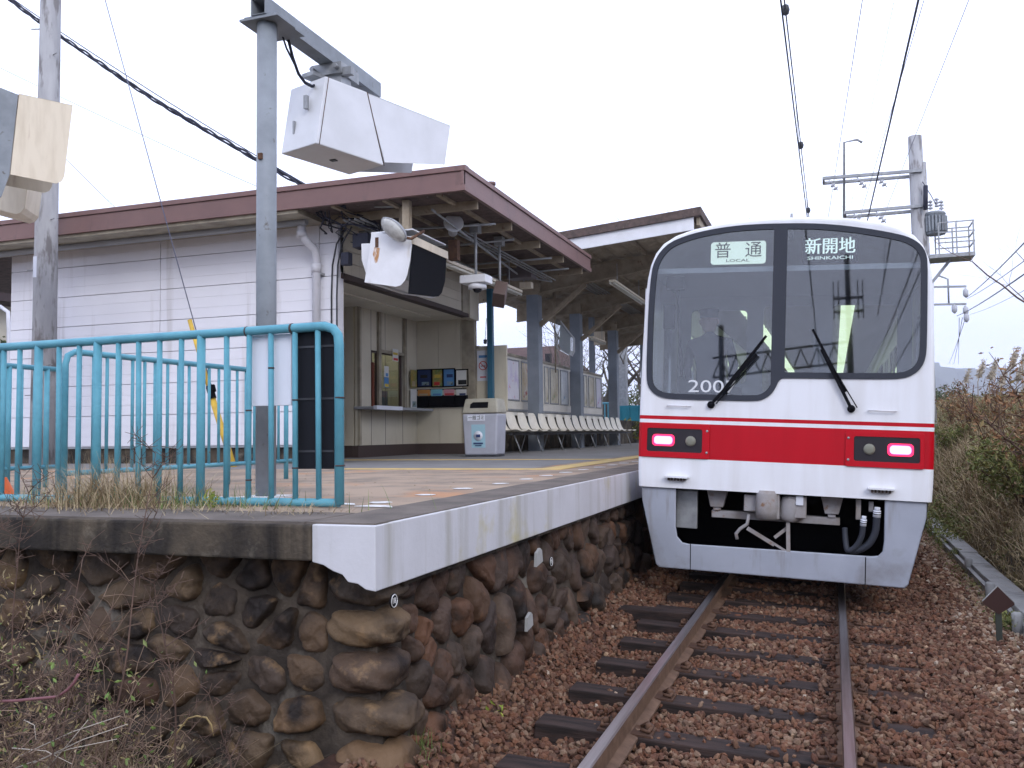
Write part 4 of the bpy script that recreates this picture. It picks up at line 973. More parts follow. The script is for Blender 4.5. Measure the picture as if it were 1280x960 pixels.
# ================================================================== second canopy
cn = thing('platform_canopy', (-5, 20, PZ), 'steel platform canopy on blue-grey columns with beige beams beyond the station roof', 'canopy')
def cz(x, base=5.53): return base+(x+5.0)*.088       # rises towards the track
CX0, CX1, CY0, CY1 = -8.6, -2.34, 17.55, 34.0
def slab(x0, x1, y0, y1, dz0, dz1, name, m, par=None):
    vs = [(x, y, cz(x)+z) for z in (dz0, dz1) for x, y in ((x0, y0), (x1, y0), (x1, y1), (x0, y1))]
    return MB().add(vs, [(0, 3, 2, 1), (4, 5, 6, 7), (0, 1, 5, 4), (1, 2, 6, 5), (2, 3, 7, 6), (3, 0, 4, 7)]).build(name, m, par or cn)
rf2 = slab(CX0, CX1+.05, CY0-.06, CY1, -.05, .115, 'canopy_roof', M['roof_dark'])
slab(CX0, CX1-.1, CY0, CY0+.04, -.30, -.052, 'canopy_fascia', M['box_white'])
slab(CX1-.06, CX1, CY0+.1, CY1, -.2, -.052, 'canopy_fascia', M['beige_steel'])
b = MB()
x = CX0; i = 0; vs = []
while x < CX1-.1:
    vs += [Vector((x, CY0+.05, cz(x)-.055-(.04 if (i//2) % 2 else 0))), Vector((x, CY1, cz(x)-.055-(.04 if (i//2) % 2 else 0)))]; x += .09; i += 1
b.add(vs, [(2*k, 2*k+1, 2*k+3, 2*k+2) for k in range(len(vs)//2-1)]); b.build('canopy_soffit', M['beige_steel'], rf2)
colY = [P(668, 400, 0, -6.5).y, P(720, 405, 0, -6.5).y, P(757, 430, 0, -6.5).y+1, 33.0]
for k, y in enumerate(colY):
    X = -6.5
    cb = MB().box((X-.14, y-.15, PZ-.0), (X+.14, y-.132, cz(X)-.65)).box((X-.14, y+.132, PZ), (X+.14, y+.15, cz(X)-.65)).box((X-.14, y-.132, PZ), (X-.125, y+.132, cz(X)-.65)).box((X+.125, y-.132, PZ), (X+.14, y+.132, cz(X)-.65))
    c_ = cb.build('column', M['blue_steel'], cn)
    MB().box((X-.16, y-.17, cz(X)-.65), (X+.17, y+.17, cz(X)-.38)).build('column_cap', M['beige_steel'], c_)
    bb = MB(); x0, x1 = -8.2, CX1-.25
    for (a, c, w_) in ((-.62, -.60, .16), (-.16, -.14, .16), (-.60, -.16, .02)):
        vs = []
        for x, tp in ((x0, 0), (-6.5, 0), (x1, .20)):
            lo = cz(x)+a+(tp if a < -.5 else 0); hi = cz(x)+c+(tp if a < -.5 and w_ > .1 else 0)
            vs += [(x, y-w_/2, lo), (x, y+w_/2, lo), (x, y+w_/2, hi), (x, y-w_/2, hi)]
        bb.add(vs, [(0, 1, 2, 3), (8, 9, 10, 11)]+[(i*4+j, i*4+(j+1) % 4, (i+1)*4+(j+1) % 4, (i+1)*4+j) for i in (0, 1) for j in range(4)])
    bb.build('beam', M['beige_steel'], cn)
    MB().bar((-6.36, y, cz(-6.5)-1.35), (-5.25, y, cz(-5.25)-.58), .11, .10).build('brace', M['beige_steel'], cn)
b = MB()
for X in (-7.6, -6.0, -4.9, -3.9, -2.9): b.box((X, CY0+.1, cz(X)-.14), (X+.07, CY1, cz(X)-.06))
b.build('purlin', M['beige_steel'], rf2)
b = MB()
for k in range(5): b.tube([(-5.9+k*.09, 17.4, 4.66+k*.01), (-5.9+k*.09, 18.5, cz(-5.9)-.2), (-5.9+k*.09, 33, cz(-5.9)-.2)], .016, 6)
b.build('conduit', M['galv'], cn)
tag(MB().lathe([(.13, 0), (.13, .42), (.14, .42), (.14, .46)], (0, 0, 0), 14).build('chimney_pipe', M['galv'], loc=(0, 0, 0), local=True), 'grey vent pipe standing on the far canopy roof', 'vent pipe').location = (P(788, 270, 1, 21).x, 21, cz(-3.5)+.08)
# slim blue post at the end of the alcove
xs_ = P(617, 450, 1, 17.2).x
sp = thing('roof_post', (xs_, 17.2, PZ), 'slim blue steel post between the bin and the station roof, near the alcove end', 'post')
MB().box((xs_-.055, 16.98, PZ), (xs_+.055, 17.09, RZ0)).build('shaft', mat('post_blue', (.04, .13, .2), .4), sp)
MB().box((xs_-.11, 16.93, RZ0-.25), (xs_+.11, 17.15, RZ0-.05)).build('bracket', M['beige_steel'], sp)

# ================================================================== poster board and benches
BX = -6.83; BZ0, BZ1 = 2.24, 3.3
bd = thing('poster_board', (BX, 22, PZ), 'long cream notice wall with framed posters behind the platform seats', 'notice board')
b = MB().box((BX-.08, 17.15, 1.95), (BX, 27.7, 3.28)).build('board', mat('board_cream', (.78, .75, .67), .4, c2=(.7, .66, .57), scale=2), bd)
MB().box((BX-.1, 17.12, 3.28), (BX+.03, 27.72, 3.34)).build('top_rail', M['trim'], bd)
MB().box((BX-.04, 17.15, 2.04), (BX+.03, 27.7, 2.09)).build('low_rail', M['galv'], bd)
MB().box((BX-.3, 17.15, 1.13), (BX-.12, 34, 1.95)).build('low_wall', M['kerb_dark'], bd)
M['poster1'] = mat('poster_lilac', (.76, .74, .80), .2, c2=(.6, .52, .72), scale=3, lo=.5, hi=.7, c3=(.6, .18, .28), s3=5, lo3=.64, hi3=.68)
M['poster2'] = mat('poster_autumn', (.62, .44, .2), .2, c2=(.72, .62, .45), scale=3, c3=(.5, .08, .05), s3=4, lo3=.6, hi3=.66)
M['poster3'] = mat('poster_map', (.74, .70, .58), .2, c2=(.5, .43, .3), scale=3, c3=(.2, .35, .2), s3=4, lo3=.62, hi3=.7)
M['poster4'] = mat('poster_grey', (.76, .78, .78), .2, c2=(.55, .58, .6), scale=3, c3=(.15, .3, .5), s3=4, lo3=.62, hi3=.7)
spans = [(624, 648.5, 'poster1', 'large lilac and pink poster, first on the notice wall behind the bin'), (651, 662.5, 'poster2', 'orange autumn poster with a red band beside the lilac one'),
         (680, 685, 'poster3', 'narrow cream poster just past the first big column'), (687, 697.5, 'poster3', 'cream and brown poster second past the first big column'), (700, 709.5, 'poster4', 'grey poster third past the first big column'), (712, 720.5, 'poster4', 'pale blue poster just before the second big column'),
         (729, 733, 'poster3', 'narrow yellowish poster just past the second big column'), (735, 742, 'poster3', 'cream poster near the far end of the notice wall'), (744, 751, 'poster1', 'pale pinkish poster at the far end of the notice wall')]
for a, c, mm, lab in spans:
    y0, y1 = P(a, 470, 0, BX).y, P(c, 470, 0, BX).y; o = Vector((BX+.004, y0, 2.30)); 
    t = thing('poster', o, lab, 'poster', 'framed posters on the notice wall')
    fb = MB(); 
    for ya, yb, za, zb in ((y0, y0+.03, 2.28, 3.22), (y1-.03, y1, 2.28, 3.22), (y0+.03, y1-.03, 2.28, 2.31), (y0+.03, y1-.03, 3.19, 3.22)): fb.box((BX, ya, za), (BX+.022, yb, zb))
    fb.build('frame', M['galv'], t)
    MB().box((BX, y0+.03, 2.31), (BX+.008, y1-.03, 3.19)).build('sheet', M[mm], t)
def nosmoke(c, ex, s, label):
    c = Vector(c); ex = Vector(ex); t = thing('no_smoking_sign', c, label, 'sign', 'no smoking signs'); ez = Vector((0, 0, 1)); nn = ex.cross(ez)
    MB().prism([c+ex*a*s+ez*z*s for a, z in ((-.5, -1.2), (.5, -1.2), (.5, 1.2), (-.5, 1.2))], nn*.006).build('plate', M['board_white'], t)
    o = c+nn*.010+ez*.0
    ring = [o+ex*(.33*s*math.cos(a))+ez*(.33*s*math.sin(a)) for a in [i*math.pi/12 for i in range(25)]]
    MB().tube(ring, .035*s, 5).bar(o+ex*(-.23*s)+ez*(.23*s), o+ex*(.23*s)+ez*(-.23*s), .06*s, .004, 0, up=nn).build('prohibition_ring', PR, t)
    MB().bar(o+ex*(-.2*s)+ez*-.03*s, o+ex*(.2*s)-ez*.03*s, .06*s, .003, 0, up=nn).build('cigarette', PK, t)
    MB().prism([o+ex*a*s+ez*z*s for a, z in ((-.35, .62), (.35, .62), (.35, .82), (-.35, .82))], nn*.002).build('text_line', PB, t)
    MB().prism([o+ex*a*s+ez*z*s for a, z in ((-.25, -.95), (.25, -.95), (.25, -.85), (-.25, -.85))], nn*.002).build('text_line', PR, t)
q = P(603.5, 457, 1, 17.1)
MB().box((-6.98, 17.13, 2.0), (-6.2, 17.19, 3.33)).build('end_panel', M['panel_beige'], bd)
nosmoke((q.x, 17.12, q.z), (1, 0, 0), .26, 'white no smoking sign on the cream panel above the bin')
q = P(666, 472, 0, BX); nosmoke((BX+.01, q.y, q.z+.05), (0, 1, 0), .3, 'no smoking sign at the end of the first posters, beside the big column')
# seats: moulded shells on a bench frame
def seat_shell(y, dz=0):
    b = MB(); prof = [(-.42, .44, .0), (-.38, .455, 0), (-.2, .425, 0), (-.02, .43, 0), (.06, .50, 0), (.10, .62, 0), (.14, .80, 0), (.155, .86, 0)]
    nx = 7; vs = []; w = .235
    for i, (d, z, _) in enumerate(prof):
        ww = w*(.96 if i < 4 else (1-.05*(i-3)) if i < 7 else .55)
        for j in range(nx):
            u = -1+2*j/(nx-1); vs.append(Vector((-d, u*ww, z+.035*abs(u)**3*(1 if i < 5 else 0)))+Vector(((.03*abs(u)**2 if i > 3 else 0), 0, 0)))
    n = len(prof); fs = [(i*nx+j, i*nx+j+1, (i+1)*nx+j+1, (i+1)*nx+j) for i in range(n-1) for j in range(nx-1)]
    b.add(vs, fs, 0, True); o = b.build('plastic_chair', M['seat'], local=True); 
    s = o.modifiers.new('thickness', 'SOLIDIFY'); s.thickness = .012; o.modifiers.new('sub', 'SUBSURF').render_levels = 1
    return o
M['seat'] = mat('seat_plastic', (.72, .68, .58), .4, c2=(.6, .56, .47), scale=4, c3=(.25, .23, .2), s3=8, lo3=.64, hi3=.75)
sy = [P(px, 520, 0, -6.2).y for px in (634.5, 646, 657.5, 668.5, 680, 690.5, 699.5, 708, 716, 724, 731.5, 739, 746, 751.5, 756.5, 762)]
words_ = ['first', 'second', 'third', 'fourth', 'fifth', 'sixth', 'seventh', 'eighth', 'ninth', 'tenth', 'eleventh', 'twelfth', 'thirteenth', 'fourteenth', 'fifteenth', 'last']
proto = seat_shell(0)
SEATX = -6.22
def seg(y0, y1, n):
    return [y0+(y1-y0)*i/(n-1) for i in range(n)]
ys_ = seg(16.95, 27.6, 16)
for k, y in enumerate(ys_):
    o = proto if k == 0 else proto.copy()
    if k: COL.objects.link(o)
    o.location = (SEATX, y, PZ); tag(o, 'cream moulded plastic chair, %s of the row counting from the bin' % words_[k], 'chair', 'row of platform seats'); 
    o.scale = (1, 1.42, 1)
fr = thing('seat_frame', (SEATX, 22, PZ), 'dark tube frame with splayed legs carrying the row of cream seats', 'frame')
b = MB().box((SEATX-.02, 16.7, PZ+.39), (SEATX+.02, 27.9, PZ+.43)).box((SEATX+.22, 16.7, PZ+.37), (SEATX+.26, 27.9, PZ+.41)); b.build('rail', M['dark_grey'], fr)
for y in (17.0, 18.4, 20.0, 21.4, 23.0, 24.4, 26.0, 27.4):
    MB().tube([(SEATX+.2, y, PZ+.4), (SEATX+.34, y+.05, PZ)], .014, 6).tube([(SEATX-.02, y, PZ+.4), (SEATX-.16, y+.05, PZ)], .014, 6).build('leg', M['galv'], fr)
# rubbish bin
bx, by = -5.86, 15.0
bn = thing('rubbish_bin', (bx, by, PZ), 'pale grey litter bin with cream hooded top beside the platform seats', 'bin', rot=(0, 0, 0))
M['bin_body'] = mat('bin_body', (.43, .44, .50), .45, c2=(.37, .38, .43), scale=3)
M['bin_top'] = mat('bin_top', (.42, .40, .33), .45, c2=(.32, .30, .24), scale=4)
w0, w1, d0 = .30, .335, .24
vs = [(-w0, -d0+.02, .03), (w0, -d0+.02, .03), (w0, d0, .03), (-w0, d0, .03), (-w1, -d0, .76), (w1, -d0, .76), (w1, d0, .76), (-w1, d0, .76)]
MB().add(vs, [(0, 3, 2, 1), (4, 5, 6, 7), (0, 1, 5, 4), (1, 2, 6, 5), (2, 3, 7, 6), (3, 0, 4, 7)]).build('bin_body', M['bin_body'], bn, bevel=.035, local=True, seg=4)
MB().box((-w0+.01, -d0+.03, 0), (w0-.01, d0-.01, .04)).build('base', M['dark_grey'], bn, local=True)
vs = [(-w1-.005, -d0-.005, .77), (w1+.005, -d0-.005, .77), (w1+.005, d0, .77), (-w1-.005, d0, .77), (-w1+.035, -d0+.07, 1.03), (w1-.035, -d0+.07, 1.03), (w1-.03, d0-.02, 1.03), (-w1+.03, d0-.02, 1.03)]
tp = MB().add(vs, [(0, 3, 2, 1), (4, 5, 6, 7), (0, 1, 5, 4), (1, 2, 6, 5), (2, 3, 7, 6), (3, 0, 4, 7)]).build('bin_lid', M['bin_top'], bn, bevel=.025, local=True, seg=3)
op_ = [(-.19, .86), (.15, .86), (.15, .965), (-.14, .965), (-.19, .93)]
MB().prism([(x, -d0-.01+(z-.77)*.30-.0, z) for x, z in op_], (0, .004, 0)).build('opening', M['black'], tp, local=True)
pl_ = MB().box((-.23, -d0-.004, .635), (.10, -d0+.004, .735)).build('label_plate', M['board_white'], bn, local=True)
text_mesh('lettering', '一般ゴミ', .085, frame_M(Vector((-.065, -d0-.006, .685)), (1, 0, 0), (0, 0, 1)), PK, parent=pl_, local=True, width=.29)
stk = MB().prism([(x, -d0-.001+(.76-z)*.027, z) for x, z in ((-.16, .16), (.10, .16), (.10, .57), (-.16, .57))], (0, -.002, 0)).build('sticker', mat('sticker_blue', (.33, .52, .60), .5), bn, local=True)
MB().lathe([(.085, 0), (.085, .003)], (-.03, -d0+.001, .37), 20, 0, M=Matrix.Rotation(R(90), 4, 'X')).build('sticker_disc', M['board_white'], stk, local=True)
MB().cbox((-.03, -d0-.005, .37), (.08, .004, .05)).cbox((-.03, -d0-.003, .24), (.18, .004, .025)).cbox((-.03, -d0-.001, .20), (.12, .004, .015)).build('sticker_mark', PN, stk, local=True)
# ================================================================== railings
FYY = 4.42
fn = thing('railing', (-2.6, FYY, PZ), 'nearest light blue tubular railing along the platform end, with white and black boards behind it', 'railing', 'light blue railings')
zt, zb = 2.15, PZ+.028
xr = P(424, 500, 1, FYY).x
pts = [(-8.5, FYY, zt-.03), (xr-.09, FYY, zt), (xr-.035, FYY, zt-.018), (xr-.006, FYY, zt-.055), (xr, FYY, zt-.11), (xr, FYY, PZ+.02)]
fb = MB().tube(pts, .027, 12); fb.build('top_rail', M['fence_blue'], fn)
MB().tube([(-8.5, FYY, zb), (xr, FYY, zb)], .024, 10).build('bottom_rail', M['fence_blue'], fn)
for px in (-60, 47, 121, 251):
    x = P(px, 530, 1, FYY).x; MB().tube([(x, FYY, PZ), (x, FYY, zt-.01)], .026, 10).tube([(x, FYY, PZ), (x, FYY, PZ+.008)], .05, 10).build('post', M['fence_blue'], fn)
rr = random.Random(9)
for px in (-90, -75, -40, -22, -3, 3.5, 23, 73, 98, 147, 173, 199, 226, 283, 311, 339, 369, 398):
    x = P(px, 530, 1, FYY).x; l = rr.uniform(-.004, .004); MB().tube([(x-l, FYY, zb), (x+l, FYY, zt-.02)], .0165, 9).build('bar', M['fence_blue'], fn)
b = MB()
for px, py in ((311, 513), (369, 500), (425, 497), (425, 582), (339, 460), (369, 585), (311, 600)):
    q = P(px, py, 1, FYY); b.tube([(q.x, FYY, q.z-.004), (q.x, FYY, q.z+.004)], .0295 if px > 400 else .019, 10)
b.tube([(P(308, 410, 1, FYY).x, FYY, zt-.004), (P(308, 410, 1, FYY).x+.008, FYY, zt-.004)], .030, 12).tube([(P(364, 410, 1, FYY).x, FYY, zt-.003), (P(364, 410, 1, FYY).x+.012, FYY, zt-.003)], .031, 12)
b.build('joint', M['dark_brown'], fn)
a, c = P(312, 508, 1, FYY+.05), P(366, 417, 1, FYY+.05)
tag(MB().box((a.x, FYY+.035, a.z), (c.x, FYY+.055, c.z)).build('board', M['board_white'], bevel=.003, loc=(a.x, FYY+.04, a.z)), 'white rectangular board fixed behind the near blue railing', 'board', 'boards behind the railing')
a, c = P(371, 586, 1, FYY+.05), P(419, 413, 1, FYY+.05)
t = thing('board', (a.x, FYY+.04, a.z), 'tall black board fixed behind the end of the near blue railing', 'board', 'boards behind the railing')
MB().box((a.x, FYY+.035, a.z), (c.x, FYY+.06, c.z)).build('panel', M['board_black'], t, bevel=.003)
b = MB(); 
for f in (.12, .5, .88): b.box((a.x-.01, FYY+.03, a.z+(c.z-a.z)*f), (c.x+.0, FYY+.036, a.z+(c.z-a.z)*f+.012))
b.build('batten', M['dark_grey'], t)
def fence_y(X, y0, y1, label, end_curve=True, step=.125):
    t = thing('railing', (X, y0, PZ), label, 'railing', 'light blue railings'); zt = PZ+1.0; zb = PZ+.17
    MB().tube([(X, y0, PZ), (X, y0, zt-.09), (X, y0+.02, zt-.03), (X, y0+.08, zt), (X, y1, zt)], .022, 10).build('top_rail', M['fence_blue'], t)
    MB().tube([(X, y0, zb), (X, y1, zb)], .018, 8).build('bottom_rail', M['fence_blue'], t)
    n = int((y1-y0)/step)
    for k in range(1, n+1):
        y = y0+k*step; post = k % 7 == 0 or k == n
        MB().tube([(X, y, PZ if post else zb), (X, y, zt)], .022 if post else .0125, 8).build('post' if post else 'bar', M['fence_blue'], t)
    return t
q0, q1, q2 = P(82, 438, 0, -4.9), P(308, 463, 0, -4.9), P(366, 470, 0, -4.9)
fence_y(-4.9, q0.y, q2.y, 'light blue railing running away behind the near one, left of the grey pole')
X3 = P(35, 459, 2, PZ+1.0).x; ya, yb = P(-120, 450, 0, X3).y, P(72, 461.5, 0, X3).y
fence_y(X3, ya, yb, 'light blue railing at the far left, leading towards the concrete pole')
# orange cone-like marker at the left edge on the platform
q = P(4, 632, 1, 4.55); b = MB().lathe([(.13, 0), (.13, .01), (.09, .012), (.02, .30), (.0, .30)], (0, 0, 0), 14)
t = tag(b.build('traffic_cone', mat('cone_orange', (.7, .13, .03), .5), local=True), 'small orange traffic cone at the left edge among the weeds', 'traffic cone'); t.location = (q.x-.06, 4.6, PZ); t.scale = (1, 1, .5)

# ================================================================== grey pole with arm, monitors
def onY(px, py, y): return P(px, py, 1, y)
sx_, sy_ = -3.545, 5.09
gp = thing('steel_pole', (sx_, sy_, PZ), 'thick grey painted steel pole behind the blue railing carrying a monitor arm', 'pole')
MB().tube([(sx_, sy_, PZ), (sx_, sy_, 4.33)], .0665, 20).build('shaft', M['steel_grey'], gp)
MB().box((sx_-.13, sy_-.12, PZ), (sx_+.13, sy_+.12, PZ+.012)).build('base_plate', M['white_mark'], gp)
MB().box((sx_-.15, sy_-.10, 4.33), (sx_+.15, sy_+.12, 4.345)).box((sx_-.12, sy_-.09, 4.345), (sx_+.12, sy_+.28, 4.358)).build('cap_plate', M['steel_grey'], gp)
b = MB(); a0, a1 = sy_-.10, 6.62
for x0, x1, z0, z1 in ((-.06, -.05, 4.358, 4.478), (.05, .06, 4.358, 4.478), (-.05, .05, 4.468, 4.478), (-.05, .05, 4.358, 4.362)): b.box((sx_+x0, a0, z0), (sx_+x1, a1, z1))
b.build('arm', M['steel_grey'], gp)
b = MB().box((sx_-.13, 5.85, 4.27), (sx_+.13, 6.12, 4.357)).bar((sx_-.1, 5.75, 4.25), (sx_+.12, 6.55, 4.25), .12, .03).bar((sx_-.16, 5.9, 4.29), (sx_+.2, 5.9, 4.29), .05, .06); 
for dx in (-.1, .1): b.tube([(sx_+dx, 5.84, 4.31), (sx_+dx, 5.80, 4.31)], .018, 6)
b.build('clamp', M['galv'], gp)
MB().tube([P(x, y, 0, sx_-.03) for x, y in ((355, 38), (361, 52), (366, 72), (373, 92), (381, 103), (390, 108), (402, 103))], .012, 6).tube([P(x, y, 0, sx_-.03) for x, y in ((351, 38), (358, 60), (368, 80), (377, 98), (386, 107))], .008, 6).build('cable', M['wire'], gp)
MB().cbox((sx_, sy_-.07, 3.4), (.03, .02, .04)).build('bolt', M['rust'], gp)
# hanging monitor box with long hood: side plane contains h (18 degrees right of the track direction)
def monitor(name, label, origin, az, side_px, hood_px, under_px, width, m_box, group):
    h = Vector((math.sin(R(az)), math.cos(R(az)), 0)); nrm = Vector((h.y, -h.x, 0)); o = Vector(origin)
    S_ = [PP(px, py, o, nrm) for px, py in side_px]; H_ = [PP(px, py, o, nrm) for px, py in hood_px]
    t = thing(name, S_[0], label, 'monitor', group)
    MB().prism(S_, -nrm*width).build('housing', M['steel_grey'] if m_box is M['cream_box'] else m_box, t, bevel=.008)
    MB().prism(H_, -nrm*.006).build('hood_side', m_box, t, bevel=.001)
    off = -nrm*(width-.004)
    U_ = [p+off for p in H_]
    MB().prism(U_, nrm*.006).build('hood_side', m_box, t, bevel=.001)
    top = [H_[0], H_[1], H_[1]+off, H_[0]+off]; MB().prism(top, (0, 0, -.006)).build('hood_top', m_box, t)
    return t, S_, H_, h, nrm
t, S1, H1, h1, n1 = monitor('platform_monitor', 'large white monitor box with long side hood hung from the arm of the grey pole', (sx_+.17, 5.95, 4.0), 18,
    [(407, 95), (459, 115), (480, 207), (395, 179)], [(459, 116), (563, 157), (556, 205.5), (481, 203)], None, .40, M['box_white'], 'driver monitors on the platform')
b = MB(); c = (S1[0]+S1[3])/2 - n1*.14
b.cbox(c-h1*.02+Vector((0, 0, .08)), (.03, .03, .10)); b.cbox(c-n1*.14-h1*.02-Vector((0, 0, .08)), (.015, .015, .1)); b.build('handle', M['galv'], t)
b = MB(); 
for p_, q_ in ((S1[0], S1[3]), (S1[1], S1[2])): b.tube([p_+h1*.03+n1*.001, q_+h1*.03+n1*.001] if p_ is S1[0] else [p_+n1*.001, q_+n1*.001], .0035, 4)
b.build('seam', M['rust'], t)
mid = (S1[2]+S1[3])/2-n1*.2; MB().cbox(mid-Vector((0, 0, .004)), (.05, .04, .006)).build('drain_plate', M['dark_grey'], t)
tp_ = (S1[0]+S1[1])/2-n1*.12
MB().cbox(tp_+Vector((0, .02, .05)), (.15, .15, .12)).build('mount', M['galv'], t)
# left monitor near the frame edge
q = onY(24, 117, 8.0)
t, S0, H0, h0, n0 = monitor('platform_monitor', 'rust-stained cream monitor hood at the left edge in front of the concrete pole', (q.x, 8.0, q.z), 29,
    [(-10, 105), (23, 118), (12, 219), (2, 246), (-24, 255)], [(24, 117), (91, 131.5), (80.5, 221), (77, 227), (70, 229.5), (13, 218)], None, .55, M['cream_box'], 'driver monitors on the platform')
q = onY(0, 215, 8.4)
hl = [onY(px, py, 8.7) for px, py in ((-30, 205), (36, 222), (31, 260), (26, 266), (19, 268), (-30, 255))]
k = thing('platform_monitor', hl[0], 'lower cream monitor hood peeping out at the left edge beneath the rust-stained one', 'monitor', 'driver monitors on the platform')
MB().prism(hl, (-.25, .45, 0)).build('housing', M['cream_box'], k, bevel=.01)
mp_ = thing('steel_pole', (-9.9, 8.3, PZ), 'grey post just outside the left edge carrying the cream monitors', 'pole')
MB().tube([(-9.9, 8.3, PZ), (-9.9, 8.3, 6.0)], .07, 14).bar((-9.9, 8.3, 5.65), (-9.45, 8.3, 5.7), .08, .08).build('shaft', M['steel_grey'], mp_)
# monitor under the roof: white side faces the camera, black opening faces the track
Y2 = 10.75
wpts = [onY(*p, Y2) for p in ((464.5, 290), (515.5, 295.5), (513, 325), (509, 344), (506, 351), (501, 356.5), (495, 358.5), (455.5, 353))]
ox = [P(px, py, 0, wpts[1].x) for px, py in ((517, 295), (558.5, 311.5), (556, 352), (552, 366), (548, 370.5), (543, 371), (511.5, 367))]
m2 = thing('platform_monitor', wpts[0], 'white monitor box with gaping black hood hung under the corner of the station roof', 'monitor', 'driver monitors on the platform')
LN = ox[1].y-Y2
hs2 = MB().prism(wpts, (0, .02, 0)).prism([p+Vector((0, LN, 0)) for p in wpts], (0, -.02, 0)); 
xm = wpts[1].x
hs2.box((wpts[0].x, Y2+.02, wpts[0].z-.02), (xm-.002, Y2+LN-.02, wpts[0].z)).box((wpts[-1].x, Y2+.02, wpts[-1].z), (xm-.12, Y2+LN-.02, wpts[-1].z+.015)).box((wpts[0].x-.02, Y2+.02, wpts[-1].z), (wpts[0].x+.02, Y2+LN-.02, wpts[0].z))
hs2.build('housing', M['box_white'], m2, bevel=.004)
MB().prism([(xm+.004, p.y, p.z-(.0 if k > 1 else .02)) for k, p in enumerate(ox)], (-.02, 0, 0)).build('screen', M['black'], m2)
MB().box((xm-.01, Y2-.005, wpts[1].z-.10), (xm+.015, ox[1].y+.01, wpts[1].z+.01)).build('front_strip', M['cream_box'], m2)
a = [onY(*p, Y2+.1) for p in ((451.6, 304.5), (464, 304), (462, 341), (457, 341), (452, 325))]; MB().prism(a, (0, .5, 0)).build('rear_cover', M['box_white'], m2, bevel=.006)
a, c = onY(469, 297, Y2-.004), onY(473, 309, Y2-.004); MB().box((a.x, Y2-.008, c.z), (c.x, Y2, a.z)).build('vent', M['rust'], m2)
M['rust_run'] = mat('rust_run', (.42, .22, .10), .8, c2=(.66, .60, .55), scale=9, lo=.45, hi=.6, stretch=(3, 1, .8))
a = [onY(*p, Y2-.002) for p in ((468, 309), (475, 310), (474, 318), (471.5, 328), (469, 329), (466, 318))]; MB().prism(a, (0, .001, 0)).build('rust_stain', M['rust_run'], m2)
MB().box((xm-.25, Y2+.2, wpts[0].z), (xm-.15, Y2+.3, RZ0)).build('hanger', M['beige_steel'], m2); MB().box((xm-.45, Y2+.5, wpts[0].z), (xm-.35, Y2+.6, RZ0)).build('hanger', M['beige_steel'], m2)
# flood lamp above it
a, c = onY(472, 272, 10.6), onY(513, 302, 10.6); cc = (a+c)/2; ax = (c-a)
fl = thing('floodlight', cc, 'oval cream floodlight with ribbed lens above the monitor under the roof corner', 'lamp')
dirx = ax.normalized(); ang = math.atan2(-dirx.z, dirx.x)
Mx = Matrix.Rotation(ang, 4, 'Y') @ Matrix.Rotation(R(-48), 4, 'X')
MB().lathe([(.01, .075), (.12, .07), (.20, .04), (.235, .0), (.23, -.01)], (0, 0, 0), 24, 0, M=Matrix.Diagonal((1, .62, 1, 1))).build('housing', M['grey_plastic'], fl, local=True)
MB().lathe([(.22, -.01), (.20, -.04), (.12, -.07), (.01, -.08)], (0, 0, 0), 24, 0, M=Matrix.Diagonal((1, .62, 1, 1))).build('lens', mat('lamp_lens', (.5, .5, .48), .2, c2=(.35, .35, .33), scale=12), fl, local=True)
fl.rotation_euler = Mx.to_euler(); MB().tube([(.2, 0, 0), (.27, 0, .05), (.27, 0, .3)], .02, 8).build('arm', M['rust'], fl, local=True)
# loudspeaker horn + rusty box
a = P(566, 290, 1, 12.3); sk2 = thing('loudspeaker', a, 'off-white horn loudspeaker on a rusty bracket beneath the roof', 'loudspeaker')
Mh = Matrix.Rotation(R(70), 4, 'X') @ Matrix.Rotation(R(25), 4, 'Y')
MB().lathe([(.07, -.02), (.07, .10), (.09, .13), (.13, .22), (.15, .25), (.14, .25)], a, 18, 0, M=Mh).build('horn', M['box_white'], sk2)
MB().cbox(a+Vector((0, 0, .22)), (.10, .1, .12)).build('bracket', M['cream_box'], sk2); MB().cbox(a+Vector((.02, .0, -.28)), (.14, .12, .30)).build('driver_box', M['rust'], sk2)
# dome camera on a rod
a = P(595, 350, 1, 12.6); dc = thing('dome_camera', a, 'white box with dome camera hanging on a rod under the station roof', 'camera')
MB().cbox(a, (.42, .30, .12)).build('housing', M['box_white'], dc, bevel=.01)
MB().lathe([(.14, .0), (.14, .06), (.12, .08)], a+Vector((.02, 0, -.14)), 18).build('collar', M['box_white'], dc); MB().lathe([(.01, -.06), (.05, -.045), (.075, 0)], a+Vector((.02, 0, -.14)), 14).build('dome', M['black_gloss'], dc)
MB().tube([a+Vector((0, 0, .05)), (a.x, a.y, RZ0)], .022, 8).cbox((a.x, a.y, RZ0-.08), (.14, .14, .14)).build('rod', M['galv'], dc)
a = P(625, 368, 1, 13.6); s3_ = thing('camera_box', a, 'brown tilted camera case hanging on a rod beside the slim blue post', 'camera')
MB().cbox(a, (.20, .34, .28), M=Matrix.Rotation(R(-35), 4, 'X') @ Matrix.Rotation(R(20), 4, 'Z')).build('housing', mat('case_brown', (.12, .085, .075), .5), s3_, bevel=.01)
MB().tube([a, (a.x, a.y, RZ0)], .022, 8).cbox((a.x, a.y, RZ0-.08), (.14, .14, .14)).build('rod', M['galv'], s3_)
